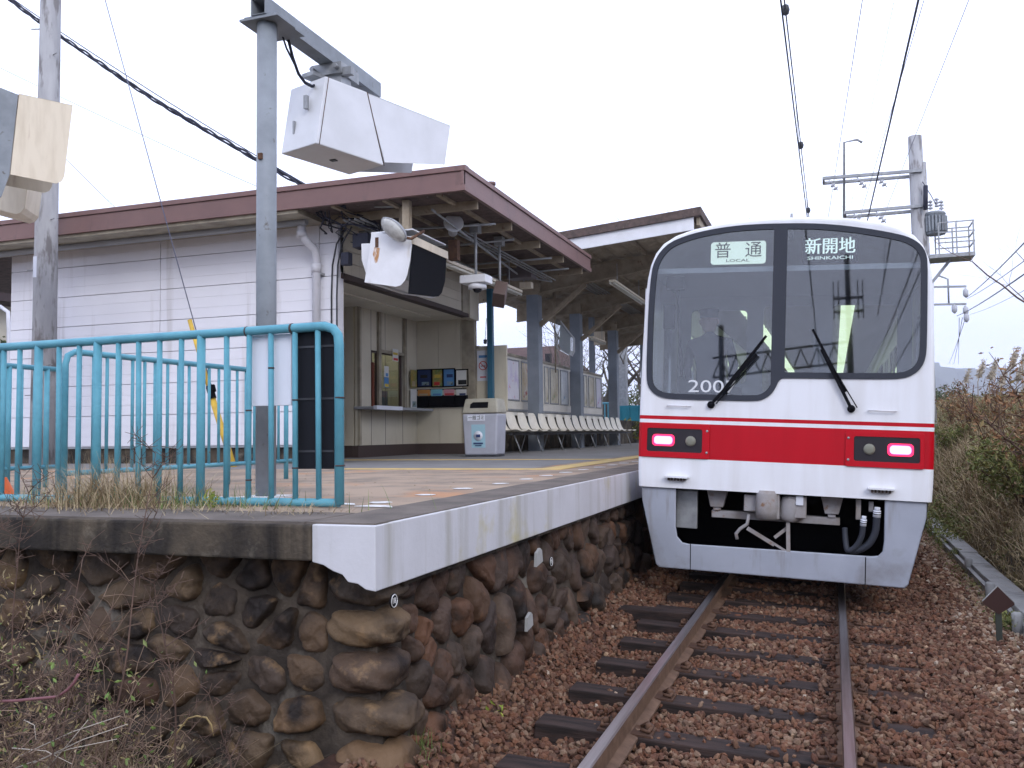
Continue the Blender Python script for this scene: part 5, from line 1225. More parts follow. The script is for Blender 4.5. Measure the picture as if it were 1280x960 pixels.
# big box sign-shaped case further on
a = P(652, 338, 1, 16.4); c_ = tag(MB().cbox((0, 0, 0), (.50, .35, .34)).build('sign_case', mat('case_grey', (.15, .13, .14), .5), bevel=.01, local=True), 'square grey-brown case hanging under the roof near the first big column', 'case'); c_.location = a
a = P(658, 357, 1, 16.6); c_ = tag(MB().cbox((0, 0, 0), (.24, .16, .12)).build('speaker_case', M['cream_box'], bevel=.01, local=True), 'small cream case just below the square hanging case', 'case'); c_.location = a
# fluorescent fittings
def tubelamp(p, q, label, lit, grp):
    p = Vector(p); q = Vector(q); t = thing('strip_light', (p+q)/2, label, 'lamp', grp)
    MB().bar(p+Vector((0, 0, .04)), q+Vector((0, 0, .04)), .14, .05).build('housing', M['cream_box'], t, bevel=.008)
    MB().tube([p+Vector((.04, 0, -.015)), q+Vector((.04, 0, -.015))], .024, 8).tube([p-Vector((.04, 0, .015)), q-Vector((.04, 0, .015))], .024, 8).build('tube', M['lamp_on'] if lit else M['tube_off'], t)
    for f in (.15, .85): r_ = p.lerp(q, f); MB().tube([r_, (r_.x, r_.y, r_.z+.5)], .008, 5).build('hanger', M['galv'], t)
M['tube_off'] = mat('tube_off', (.6, .58, .5), .3)
a = P(550, 327, 1, 12.2); tubelamp(a, (a.x, a.y+3.6, a.z+.03), 'cream fluorescent fitting along the wall above the alcove', False, 'fluorescent fittings'); 
a = P(765, 353, 1, 19.0); tubelamp(a, (a.x, a.y+3.4, a.z), 'glowing fluorescent fitting under the far canopy close to the train', False, 'fluorescent fittings')
b = P(738, 423, 1, 24.5); tubelamp(b, (b.x, b.y+1.6, b.z), 'short pale fitting hanging beyond the second big column', False, 'fluorescent fittings')
# drooping cable and ceiling conduits
q = [(600, 383), (590, 402)]
b = MB(); k = [P(540, 262, 1, 11.3), P(590, 300, 1, 12.6), P(650, 345, 1, 16.5), P(690, 352, 1, 17.3)]; b.tube(k, .018, 6); b.tube([P(430, 250, 1, 11.2), P(470, 258, 1, 11.2), P(500, 258, 1, 11.3), P(530, 248, 1, 11.5)], .02, 6)
for i in range(4): b.tube([(-6.5+.09*i, 11.2, RZ0-.12), (-6.5+.09*i, 17.2, RZ0-.12)], .017, 6)
for i in range(3): b.tube([(-5.35+.08*i, 12.5, RZ0-.12), (-5.35+.08*i, 17.3, RZ0-.12)], .014, 6)
for (x0, y0), (x1, y1) in (((-6.7, 12.0), (-4.6, 12.3)), ((-6.6, 13.5), (-4.7, 13.4)), ((-6.7, 15.1), (-4.6, 15.1)), ((-6.7, 16.4), (-4.6, 16.2))): b.tube([(x0, y0, RZ0-.11), (x1, y1, RZ0-.11)], .018, 6)
tag(b.build('conduit', M['galv'], loc=(-5.8, 13, 4.6)), 'bundle of grey conduits running under the station roof', 'conduits')
b = MB(); rr = random.Random(4)
for k in range(16):
    x = -6.9+rr.uniform(0, .55); y = 10.95+rr.uniform(0, .6); z = RZ0-.02
    p = [Vector((x, y, z))]; 
    for j in range(5): p.append(p[-1]+Vector((rr.uniform(-.16, .2), rr.uniform(-.02, .2), -rr.uniform(-.03, .12))))
    b.tube(p, rr.choice((.008, .012)), 5)
b.cbox((-6.35, 11.5, 4.35), (.25, .2, .2)).cbox((-6.6, 11.45, 4.1), (.12, .12, .18))
tag(b.build('cable_bundle', M['wire'], loc=(-6.6, 11.3, 4.5)), 'tangled dark cables at the building corner where the overhead line arrives', 'cables')
# clear/white curved board between columns
c = [P(px, py, 1, 22.2) for px, py in ((695, 398), (713, 421), (713, 438), (710, 444), (696, 436), (693, 430))]
tb = thing('platform_monitor', c[0], 'pale curved hood of a monitor hanging between the two big blue-grey columns', 'monitor', 'driver monitors on the platform')
MB().prism(c, (-.02, .4, 0)).build('hood_side', M['sheet'], tb); MB().prism([p+Vector((0, .42, 0)) for p in c], (0, .02, 0)).build('hood_side', M['box_white'], tb)
MB().tube([c[0]+Vector((-.1, .2, 0)), (c[0].x-.1, c[0].y+.2, 5.2)], .035, 8).tube([c[4]+Vector((-.1, .2, -.6)), (c[0].x-.1, c[0].y+.2, 5.2)], .02, 8).build('hanger', M['beige_steel'], tb)
# white no. plate / fitting far
a = P(749, 423, 1, 27); c_ = tag(MB().cbox((0, 0, 0), (.34, .1, .42)).build('clock_case', M['cream_box'], bevel=.01, local=True), 'small cream case on the thin post beyond the second big column', 'case'); c_.location = a
tp3 = thing('roof_post', (a.x-.2, 27, PZ), 'thin pale steel post past the end of the seats holding a small cream case', 'post'); MB().box((a.x-.32, 26.95, PZ), (a.x-.16, 27.1, 5.1)).build('shaft', M['blue_steel'], tp3)
# white cable hanging in the gap by the alcove
a = P(608, 398, 1, 17.4); tag(MB().tube([a, P(606.5, 425, 1, 17.4)], .006, 5).lathe([(.01, -.05), (.035, -.04), (.04, .04), (.01, .05)], P(606.5, 427, 1, 17.4), 8).build('pull_cord', M['dark_grey'], loc=a), 'thin cord with small weight hanging in the gap beside the slim blue post', 'cord')

# ================================================================== concrete pole left, guy wire, cables
cxp, cyp = -11.2, 10.42
pp = thing('concrete_pole', (cxp, cyp, PZ), 'tall tapered concrete utility pole at the left in front of the station wall', 'utility pole', 'concrete utility poles')
MB().tube([(cxp, cyp, .9), (cxp+.0, cyp, 4), (cxp+.03, cyp, 12.5)], [.185, .165, .125], 24).build('shaft', M['conc_pole'], pp)
b = MB()
for k, z in enumerate((2.2, 2.65, 4.1, 4.85, 5.3, 7.4, 7.85, 8.6)): s_ = 1 if k % 2 else -1; b.tube([(cxp+s_*.12, cyp-.05, z), (cxp+s_*.26, cyp-.10, z)], .009, 6)
b.build('step_bolt', M['galv'], pp)
a = P(41, 333, 1, cyp-.2); MB().cbox((a.x, cyp-.155, a.z), (.07, .02, .32)).build('plate', M['board_white'], pp)
g0, g1 = P(293, 587, 1, 10.3), P(126, -20, 1, 10.3)
gw = thing('guy_wire', g0, 'thin steel guy wire slanting up beside the station wall', 'guy wire')
MB().tube([g0, g0.lerp(g1, 1.6)], .007, 6).build('wire', M['wire_pale'], gw)
a, c = P(262, 487, 1, 10.28), P(293, 587, 1, 10.28); a2, c2_ = P(237, 400, 1, 10.28), P(262, 487, 1, 10.28)
MB().tube([a, c], .045, 10).tube([a2, c2_], .032, 10).build('guard', M['guard_y'], gw); MB().tube([P(262, 484, 1, 10.26), P(266, 498, 1, 10.26)], .052, 10).tube([P(263, 482, 1, 10.26), P(265, 490, 1, 10.26)], .06, 8).build('clamp', M['black'], gw)
def catenary(p, q, sag, n=24):
    p = Vector(p); q = Vector(q); return [p.lerp(q, i/n)-Vector((0, 0, sag*4*(i/n)*(1-i/n))) for i in range(n+1)]
# twisted service drop
A_, B_ = P(-40, -42, 1, 10.9), P(432, 258, 1, 10.95)
sc_ = thing('service_cable', B_, 'twisted black service cable sagging from top left to the corner of the station roof', 'cable', 'overhead cables')
for r_, ph, nm in ((.017, 0, 'strand'), (.017, 2.1, 'strand'), (.015, 4.2, 'strand'), (.009, 1, 'messenger_wire')):
    L_ = catenary(A_, B_, .22, 160); q = []
    for i, p in enumerate(L_):
        a = i*.32+ph; rad = .026+.012*math.sin(i*.21+ph) if nm == 'strand' else .0; q.append(p+Vector((0, math.cos(a)*rad, math.sin(a)*rad+(.09*math.sin(math.pi*i/160) if nm != 'strand' else 0))))
    MB().tube(q, r_*.9, 6).build(nm, M['wire'], sc_)
def line(name, p, q, r, sag, label, m='wire', grp='overhead wires'):
    return tag(MB().tube(catenary(p, q, sag), r, 6).build(name, M[m], loc=Vector(p)), label, 'wire', grp)
line('wire', P(-30, 70, 1, 30), P(360, 250, 1, 30), .012, .1, 'thin faint wire passing behind the concrete pole down to the station roof', 'wire_pale')
line('wire', P(-30, 85, 1, 28), P(160, 275, 1, 28), .012, .05, 'steeper faint wire left of the station roof above the cream monitor', 'wire_pale')
# overhead line above the track
ctw = thing('contact_wire', (-.30, 20, 5.1), 'contact wire over the track, the left of the close pair above the train', 'wire', 'overhead wires')
MB().tube([(-.30, -20, 5.1), (-.31, 60, 5.1)], .0075, 6).build('wire', M['wire'], ctw)
msw = thing('messenger_wire', (-.32, 20, 6.0), 'messenger wire with round insulators, the right of the close pair above the train', 'wire', 'overhead wires')
MB().tube([(-.34, -20, 6.0), (-.35, 60, 6.0)], .0075, 6).build('wire', M['wire'], msw)
for px, py in ((984, 12), (1007, 181), (1019.5, 262)):
    d = ray(px, py); t_ = (6.0-CAM.z)/d.z; q = CAM+d*t_; MB().lathe([(.01, -.06), (.035, -.045), (.045, 0), (.035, .045), (.01, .06)], (-.345, q.y, 6.0), 10).build('insulator', M['insul'] if 0 else M['dark_grey'], msw)
for y in (12.5, 17.5, 24, 30): MB().tube([(-.305, y, 5.1), (-.345, y, 6.0)], .003, 4).build('dropper', M['wire'], msw)
def along(px0, py0, px1, py1, z, r, label, m='wire'):
    a = P(px0, py0, 2, z); c = P(px1, py1, 2, z); d = (c-a); a2 = a-d*((a.y+18)/d.y); c2 = a+d*((70-a.y)/d.y)
    return line('wire', a2, c2, r, 0.0, label, m)
along(1148, 0, 1086, 268, 7.6, .017, 'thick dark feeder wire slanting down to the right half of the train roof')
along(1155, 0, 1105, 170, 8.3, .006, 'hair-thin wire just right of the thick feeder', 'wire_pale')
along(1078, 0, 1050, 178, 8.8, .007, 'thin pale wire ending above the small hooked pipe', 'wire_pale')
along(1118, 0, 1082, 170, 9.4, .004, 'faintest wire between the hooked pipe and the feeder', 'wire_pale')
along(1211, 0, 1146, 165, 8.8, .007, 'thin pale wire running to the top of the right utility pole', 'wire_pale')

# ================================================================== right-hand utility poles
UY = 27.0
def xz(px, py, y=UY): return P(px, py, 1, y)
a = xz(1141.5, 171); up_ = thing('concrete_pole', (a.x+.05, UY, 0), 'concrete utility pole behind the train with two cross arms and a transformer', 'utility pole', 'concrete utility poles')
ux = a.x+.02
MB().tube([(ux+.09, UY, -.3), (ux+.02, UY, a.z)], [.24, .18], 22).build('shaft', M['conc_pole'], up_)
for p0, p1 in (((1028, 223), (1153, 213)), ((1055, 266), (1156, 257))):
    a, c = xz(*p0, UY-.2), xz(*p1, UY-.2); bb = MB().bar(a, c, .08, .08).bar(a+Vector((0, .4, -.04)), c+Vector((0, .4, -.04)), .08, .08); bb.bar(a+Vector((.03, -.02, 0)), a+Vector((.03, .44, -.04)), .06, .06); arm = bb.build('cross_arm', M['galv'], up_)
    for f in ((.06, .35, .55) if p0[0] == 1028 else (.12, .4)):
        q = a.lerp(c, f)+Vector((0, 0, -.04))
        ib = MB()
        for k in range(3): o = q+Vector((.07*k+.05, 0, -.09*k-.1)); ib.lathe([(.02, -.04), (.075, -.01), (.075, .015), (.02, .04)], o, 10, 0, M=Matrix.Rotation(R(-35), 4, 'Y'))
        ib.tube([q, q+Vector((.26, 0, -.36))], .012, 5); ib.build('insulator', M['insul'], arm)
a, c = xz(1055, 178), xz(1055, 272); MB().tube([c, a, a+Vector((.35, 0, .04)), a+Vector((.48, 0, -.06))], .035, 8).build('pipe', M['galv'], up_)
a = xz(1169, 280); tr = MB().lathe([(.24, -.30), (.26, -.28), (.26, .24), (.28, .26), (.24, .32), (.05, .36)], a, 20)
for k in range(20): an = k*math.pi/10; tr.cbox(a+Vector((.28*math.cos(an), .28*math.sin(an), -.02)), (.05, .05, .42))
tr = tr.build('transformer', M['steel_grey'], up_)
b = MB()
for dx, dz in ((-.1, .45), (.06, .5), (.17, .42)): 
    for k in range(3): b.lathe([(.02, -.04), (.06, -.02), (.06, .01), (.02, .04)], a+Vector((dx, 0, dz+.09*k)), 8)
b.build('bushing', M['insul'], tr)
b = MB().tube([(ux, UY, 6.9), (ux+.5, UY-.1, 7.2), a+Vector((0, 0, .3))], .012, 5).tube([(ux+.15, UY-.2, 8.3), (ux+.35, UY-.2, 7.9), a+Vector((.05, 0, .5))], .012, 5).tube([xz(1157, 232, UY-.3), xz(1157, 262, UY-.3)], .06, 8); b.build('jumper_wire', M['wire'], up_)
a, c = xz(1160, 322), xz(1216, 318); b = MB().box((a.x, UY-.45, a.z-.10), (c.x, UY+.45, a.z)); 
pf = b.build('service_platform', M['galv'], up_)
b = MB(); x0, x1 = xz(1172, 320).x, c.x; z0 = a.z; z1 = z0+.85
for y in (UY-.43, UY+.43):
    for x in (x0, (x0+x1)/2+.0, x1-.02): b.bar((x, y, z0), (x, y, z1), .035, .035)
    for z in (z0+.3, z0+.58, z1): b.bar((x0, y, z), (x1, y, z), .03, .03)
for z in (z0+.3, z0+.58, z1): b.bar((x1, UY-.43, z), (x1, UY+.43, z), .03, .03)
b.build('guard_rail', M['galv'], pf)
MB().bar((ux+.15, UY, a.z-.9), (xz(1188, 325).x, UY, a.z-.1), .08, .08).bar((ux, UY, a.z-.05), (a.x+.3, UY, a.z-.05), .1, .08).build('strut', M['galv'], pf)
# second pole, far
VY = 62
vp_ = thing('concrete_pole', (P(1171, 400, 1, VY).x-.3, VY, 1), 'distant utility pole showing two thin cross arms right of the train roof', 'utility pole', 'concrete utility poles')
b = MB(); vx = P(1162, 400, 1, VY).x
MB().tube([(vx, VY, 1), (vx, VY, P(0, 335, 1, VY).z+1)], [.2, .15], 12).build('shaft', M['conc_pole'], vp_)
for py, p1 in ((358, 1208), (380, 1208)):
    a, c = P(1150, py+1, 1, VY), P(p1, py, 1, VY); MB().bar(a, c, .12, .12).build('cross_arm', M['galv'], vp_)
a, c = P(1186, 380, 1, VY), P(1185, 349, 1, VY); MB().tube([a, c, P(1172, 344, 1, VY)], .06, 6).build('pipe', M['galv'], vp_)
for px, py in ((1193, 386), (1207, 366), (1207, 388), (1208, 397)):
    a = P(px, py, 1, VY); MB().lathe([(.04, -.3), (.16, -.15), (.16, .15), (.04, .3)], a, 8).build('insulator', M['insul'], vp_)
for (p0, y0), (p1, y1), r, lab in ((((1400, 175), 14), ((1208, 372), VY), .018, 'thick dark wire, uppermost of the bundle falling from the right edge'), (((1400, 232), 14), ((1209, 373), VY), .012, 'second wire of the bundle falling from the right edge'),
        (((1400, 255), 14), ((1196, 395), VY), .018, 'third wire of the bundle falling from the right edge'), (((1400, 295), 14), ((1212, 393), VY), .007, 'lowest and thinnest wire of the bundle falling from the right edge')):
    line('wire', P(*p0, 1, y0), P(*p1, 1, y1), r, .15, lab)
for k, px in enumerate((1186, 1192, 1198)):
    a = P(1207-k*4, 397, 1, VY); c = P(px, 455, 1, 160); line('wire', a, c, .02, .2, 'faint wire dropping from the distant pole to the hills, %s from the left' % ('first', 'second', 'third')[k], 'wire_pale')

# ================================================================== lattice mast and gantry behind the camera (seen in the windscreen)
gm = thing('gantry', (.9, -24, 0), 'lattice gantry and mast over the track behind the photographer, mirrored in the train windscreen', 'gantry')
b = MB().tube([(.9, -24, -.5), (.9, -24, 11.5)], [.16, .11], 12)
for z in (8.9, 9.5): b.box((.3, -24.1, z), (1.5, -23.9, z+.08))
for x in (.3, .5, 1.3, 1.5): b.tube([(x, -24, 8.6), (x, -24, 10.3)], .03, 6)
b.tube([(-4.6, -24, -.5), (-4.6, -24, 8.6)], .12, 10); b.build('mast', M['dark_grey'], gm)
b = MB()
for z in (6.2, 7.1): b.bar((-5.0, -24, z), (.9, -24, z+.5), .09, .09)
for k in range(8):
    x0 = -5+k*.7; b.bar((x0, -24, 6.2+.07*x0*0+.05*k), (x0+.35, -24, 7.1+.05*k), .06, .06); b.bar((x0+.35, -24, 7.1+.05*k), (x0+.7, -24, 6.2+.05*(k+1)), .06, .06)
b.build('truss', M['dark_grey'], gm)
for k, (x0, z0, x1) in enumerate(((1.6, 7.6, 2.6), (1.9, 7.9, 3.0), (2.2, 7.2, 3.5))):
    line('wire', (x1, 4, z0+.3), (x0, -60, z0-.5), .02, .3, 'dark cable over the bank behind the photographer, %s from the track' % ('nearest', 'middle', 'farthest')[k])

# ================================================================== right side: trough, sign, stakes
tg = thing('cable_trough', (1.62, 12, -.1), 'pale concrete cable trough along the foot of the overgrown bank', 'cable trough')
b = MB(); y = 6.0; rr = random.Random(2)
while y < 40:
    o = rr.uniform(-.012, .012); b.box((1.49+o, y+.006, -.20), (1.70+o, y+.99, -.07+rr.uniform(-.006, .006))); y += 1.0
b.build('cover_slab', M['conc'], tg, bevel=.01)
MB().box((1.44, 5, -.5), (1.485, 40, -.12)).build('side_slab', M['conc'], tg)
q = P(1248, 812, 2, -.22); sgx, sgy = q.x, q.y
ds = thing('track_sign', (sgx, sgy, -.22), 'small rusty diamond-topped track marker seen from behind on a short post', 'sign')
a, c = P(1228, 752, 1, sgy), P(1268, 752, 1, sgy); cx_ = (a.x+c.x)/2; zt_ = P(1247, 733, 1, sgy).z; zl = a.z; zb_ = P(1247, 768, 1, sgy).z; hw = (c.x-a.x)/2
MB().prism([(cx_, sgy, zt_), (cx_+hw, sgy, zl), (cx_+hw, sgy, zl-.015), (cx_, sgy, zb_), (cx_-hw, sgy, zl-.015), (cx_-hw, sgy, zl)], (0, .008, 0)).build('plate', mat('sign_back', (.05, .024, .02), .6), ds)
MB().bar((cx_, sgy+.004, zt_+.004), (cx_+hw, sgy+.004, zl+.004), .014, .006).bar((cx_, sgy+.004, zt_+.004), (cx_-hw, sgy+.004, zl+.004), .014, .006).build('rim', M['conc'], ds)
MB().box((cx_-.022, sgy+.01, -.3), (cx_+.022, sgy+.03, zl)).build('post', mat('sign_post', (.05, .055, .045), .7), ds)
for k, (px, py, h_) in enumerate(((1238, 748, .16), (1272, 785, .13), (1211, 712, .14), (1170, 638, .34))):
    q = P(px, py, 2, -.15); t = tag(MB().tube([(0, 0, -.1), (0, 0, h_-.02), (0, 0, h_)], [.045, .045, .03], 10).build('boundary_stake', M['conc'], local=True), ('short round concrete stake just behind the diamond marker', 'short white stake at the right edge in front of the trough', 'small round stake beside the trough, farther from the camera', 'concrete stake beside the train where the bank begins')[k], 'stake', 'concrete stakes by the trough'); t.location = q
# ================================================================== vegetation
rs = np.random.RandomState(12)
M['dead_leaf'] = mat('dead_leaf', (.2, .13, .07), .8, island=[(.26, .19, .10), (.37, .29, .16), (.18, .13, .065), (.46, .38, .23), (.31, .23, .12), (.25, .22, .09), (.40, .31, .18)])
M['bank_leaf'] = mat('bank_leaf', (.1, .11, .04), .6, island=[(.10, .14, .04), (.17, .20, .06), (.25, .25, .08), (.07, .10, .03), (.32, .28, .11), (.14, .18, .06)])
M['straw'] = mat('straw', (.3, .24, .15), .8, island=[(.34, .26, .15), (.46, .38, .24), (.25, .18, .10), (.40, .32, .20), (.20, .14, .08)])
M['green_blade'] = mat('green_blade', (.1, .16, .04), .6, island=[(.10, .17, .04), (.16, .22, .06), (.07, .12, .03), (.22, .25, .09)])
M['twig'] = mat('twig', (.15, .095, .07), .85, c2=(.085, .055, .045), scale=5)
M['twig_pale'] = mat('twig_pale', (.30, .21, .15), .85, c2=(.18, .12, .09), scale=5)
M['bark'] = mat('bark', (.13, .115, .10), .9, c2=(.06, .052, .046), scale=4, c3=(.2, .2, .17), s3=3, lo3=.6, hi3=.75)
def bank_pts(n, y0, y1, x0=1.74, x1=5.5, pw=1.25):
    y = y0+(y1-y0)*rs.rand(n)**1.35; x = x0+(x1-x0)*rs.rand(n)**pw; return x, y
# dead leaves and vines
x, y = bank_pts(92000, 5.0, 42); cl = vnoise(x*1.6, y*.8, 1); lift = .10+.16*np.clip(vnoise(x*2.3, y*1.7, 7)+.3, 0, 1.2)
z = hill_z(x, y)+rs.rand(len(x))*lift; s = (.026+.0012*y)*rs.uniform(.6, 1.5, len(x)); green = (cl+rs.normal(0, .35, len(x))+np.clip((x-3.2)*.35, -.5, .6)) > .16
pos = np.stack([x, y, z], 1)
leaves('bank_leaf_litter', pos[~green], s[~green], M['dead_leaf'], rs)['kind'] = 'stuff'
leaves('bank_creeper', pos[green], s[green]*1.1, M['bank_leaf'], rs)['kind'] = 'stuff'
x, y = bank_pts(30000, 5.0, 40, 1.74, 6); z = hill_z(x, y)
o = blades('bank_dry_grass', np.stack([x, y, z], 1), rs.uniform(.15, .5, len(x)), .0035+.0002*y, M['straw'], rs, lean=1.0); o['kind'] = 'stuff'
x, y = bank_pts(7000, 7, 40, 3.4, 6); z = hill_z(x, y)
o = blades('bank_green_grass', np.stack([x, y, z], 1), rs.uniform(.15, .45, len(x)), .004+.0002*y, M['green_blade'], rs, lean=.9); o['kind'] = 'stuff'
# grass at the trough, tufts on the bed and along the platform edge
n = 5000; y = 7.5+22*rs.rand(n)**.8; x = rs.normal(1.60, .16, n)
o = blades('trough_grass', np.stack([x, y, bed_z(x, y)], 1), rs.uniform(.05, .2, n), .003, M['straw'], rs, lean=.9); o['kind'] = 'stuff'
n = 4200; y = 14.2+14*rs.rand(n)**1.2; x = 1.35+.62*rs.rand(n)
o = leaves('trough_undergrowth', np.stack([x, y, -.12+rs.rand(n)**1.3*(.14+.30*np.clip((x-1.3)*1.6, 0, 1))], 1), rs.uniform(.025, .06, n), M['bank_leaf'], rs); o['kind'] = 'stuff'
n = 900; y = rs.uniform(9, 17, n); x = rs.normal(1.42, .09, n)
o = leaves('trough_weeds', np.stack([x, y, bed_z(x, y)+rs.rand(n)*.1], 1), rs.uniform(.015, .035, n), M['bank_leaf'], rs); o['kind'] = 'stuff'
def tuft(name, c, r, n, h, m, label, wd=.003, leafn=0, cat='plant'):
    p = np.array(c)+np.stack([rs.normal(0, r, n), rs.normal(0, r, n), np.zeros(n)], 1)-np.array(c)
    o = blades(name, p, rs.uniform(.4, 1, n)*h, wd, m, rs, lean=.8); o.location = c; tag(o, label, cat); return o
def bush_leafy(c, r, h, n, s, m, label):
    d = rs.normal(size=(n, 3)); d /= np.linalg.norm(d, axis=1)[:, None]; p = d*(rs.rand(n, 1)**.5)*[r, r, h*.5]+[0, 0, h*.5]
    o = leaves('weed', p, rs.uniform(.6, 1.3, n)*s, m, rs); o.location = c; tag(o, label, 'plant'); return o
q = P(612, 905, 2, -.12); M['yellow_leaf'] = mat('yellow_leaf', (.25, .28, .05), .6, island=[(.16, .26, .04), (.32, .33, .06), (.40, .36, .08)])
bush_leafy(q, .10, .13, 60, .035, M['yellow_leaf'], 'small yellow-green weed growing in the ballast near the wall foot')
q = P(515, 945, 2, -.05); tuft('weed', q, .07, 160, .14, M['green_blade'], 'dark green grassy tuft at the foot of the wall corner')
# weeds on the platform end, inside the near railing
M['grass_mix'] = M['straw']
n = 1500; x = rs.normal(-4.05, .30, n); y = rs.normal(4.32, .16, n); y = np.clip(y, 3.75, 5.2)
o = blades('platform_dry_grass', np.stack([x, y, np.full(n, PZ)], 1), rs.uniform(.06, .36, n)*np.clip(1.3-abs(x+4.05)*1.2, .3, 1), .0022, M['straw'], rs, lean=1.0, curl=.8); o['kind'] = 'stuff'
n = 500; x = rs.normal(-3.85, .5, n); y = rs.normal(4.3, .1, n)
o = blades('platform_green_grass', np.stack([x, y, np.full(n, PZ)], 1), rs.uniform(.04, .16, n), .0024, M['green_blade'], rs, lean=.7); o['kind'] = 'stuff'
n = 700; x = rs.uniform(-5, -2.4, n); y = rs.normal(4.1, .16, n); y = np.clip(y, 3.66, 4.5)
o = blades('edge_straw', np.stack([x, y, np.full(n, PZ+.004)], 1), rs.uniform(.02, .10, n), .0018, M['straw'], rs, lean=2.2, curl=.2); o['kind'] = 'stuff'
bush_leafy((P(264, 632, 1, 4.3).x, 4.3, PZ), .045, .11, 160, .016, M['yellow_leaf'], 'round yellow-green weed by the second railing post')
# ---- left foreground: dry branching weeds in front of the wall
def weed_plant(base, h, rr, lean, fine=1.0, r0=.0035, bloom=True):
    """one main stem with many ascending side sprays; returns tubes in a MB"""
    b = MB(); p = Vector(base); d = Vector((lean[0], lean[1], 1)).normalized(); n = 14; pts = [p.copy()]; 
    for i in range(n):
        d = (d+Vector((rr.gauss(0, .06), rr.gauss(0, .06), .02))).normalized(); p = p+d*(h/n); pts.append(p.copy())
    b.tube(pts, [r0*(1-.75*i/n) for i in range(n+1)], 5, cap=False)
    for i in range(3, n+1):
        for k in range(rr.choice((1, 2, 2, 3))):
            a = rr.uniform(0, 6.28); L_ = h*.26*(1-.55*i/n)*rr.uniform(.5, 1.2); q = pts[i].copy(); e = Vector((math.cos(a), math.sin(a), rr.uniform(.5, 1.1))).normalized(); sp = [q.copy()]
            for j in range(6): e = (e+Vector((rr.gauss(0, .12), rr.gauss(0, .12), .02))).normalized(); q = q+e*(L_/6); sp.append(q.copy())
            b.tube(sp, [r0*.42*(1-.7*j/6) for j in range(7)], 3, cap=False)
            for j in range(2, 7):
                for _ in range(2):
                    f = Vector((rr.gauss(0, 1), rr.gauss(0, 1), rr.gauss(.6, .6))).normalized()*rr.uniform(.015, .05)*h*fine; b.tube([sp[j], sp[j]+f], [r0*.24, r0*.2], 3, cap=False)
    return b
rr = random.Random(31)
specs = [((-2.95, 3.05), 1.55, (.05, 0), 'tallest dry reddish weed reaching over the kerb at the left'), ((-3.35, 3.0), 1.35, (-.02, 0), 'bare dry weed second from the left edge'), ((-3.62, 3.1), 1.25, (-.08, 0), 'dry weed at the very left edge against the kerb'),
         ((-2.62, 3.1), 1.05, (.03, 0), 'thin upright weed in front of the middle wall stones'), ((-2.38, 3.2), .72, (.08, 0), 'short sparse weed standing right of the others before the dark stones'), ((-3.12, 2.85), 1.1, (.16, 0), 'slanting dry weed leaning right across the kerb'),
         ((-3.5, 2.7), .95, (.1, .05), 'low twiggy weed at the bottom left'), ((-2.85, 2.75), .8, (-.1, 0), 'small brushy weed near the bottom, left of the straw stalks')]
for (bx_, by_), h_, ln, lab in specs:
    o = weed_plant((bx_, by_, -.25), h_*1.15, rr, ln, fine=1.15, r0=.0062).build('dry_weed', M['twig'], loc=(bx_, by_, -.25)); tag(o, lab, 'plant', 'dry weeds in front of the stone wall')
b = MB()
for k in range(190):
    p = Vector((rr.uniform(-4.2, -2.75), rr.uniform(2.4, 3.5), -.3)); d = Vector((rr.gauss(0, .35), rr.gauss(0, .2), 1)).normalized(); pts = [p.copy()]; h_ = rr.uniform(.5, 1.35)*(1 if p.x < -3.1 else .6)
    for j in range(8): d = (d+Vector((rr.gauss(0, .22), rr.gauss(0, .18), -.03))).normalized(); p = p+d*h_/8; pts.append(p.copy())
    b.tube(pts, [.0036*(1-.6*j/8) for j in range(9)], 3, cap=False)
    for j in range(2, 9):
        for _ in range(2):
            e = Vector((rr.gauss(0, 1), rr.gauss(0, .7), rr.gauss(.3, .7))).normalized()*rr.uniform(.05, .16); b.tube([pts[j], pts[j]+e*.5+Vector((0, 0, .01)), pts[j]+e], [.0019, .0015, .0012], 3, cap=False)
b.build('weed_thicket', M['twig_pale'])['kind'] = 'stuff'
n = 9000; x = rs.uniform(-4.4, -2.5, n)-.0; y = rs.uniform(2.3, 3.55, n); k = rs.rand(n) < np.clip((-2.35-x)/1.0, 0.08, 1); x, y = x[k], y[k]
z = -.3+rs.rand(len(x))**1.5*np.clip((-2.3-x)*.85, .25, 1.2)
o = leaves('weed_dead_leaves', np.stack([x, y, z], 1), rs.uniform(.008, .022, len(x)), M['dead_leaf'], rs, elong=1.9); o['kind'] = 'stuff'
n = 520; x = rs.uniform(-4.2, -2.6, n); y = rs.uniform(2.5, 3.4, n); z = -.3+rs.rand(n)*.95
o = leaves('weed_green_leaves', np.stack([x, y, z], 1), rs.uniform(.015, .035, n), M['green_blade'], rs, elong=1.3); o['kind'] = 'stuff'
n = 1500; x = rs.uniform(-3.8, -2.6, n); y = rs.uniform(2.3, 3.2, n)
o = blades('low_dry_grass', np.stack([x, y, np.full(n, -.3)], 1), rs.uniform(.2, .55, n), .0028, M['straw'], rs, lean=1.1, curl=.9); o['kind'] = 'stuff'
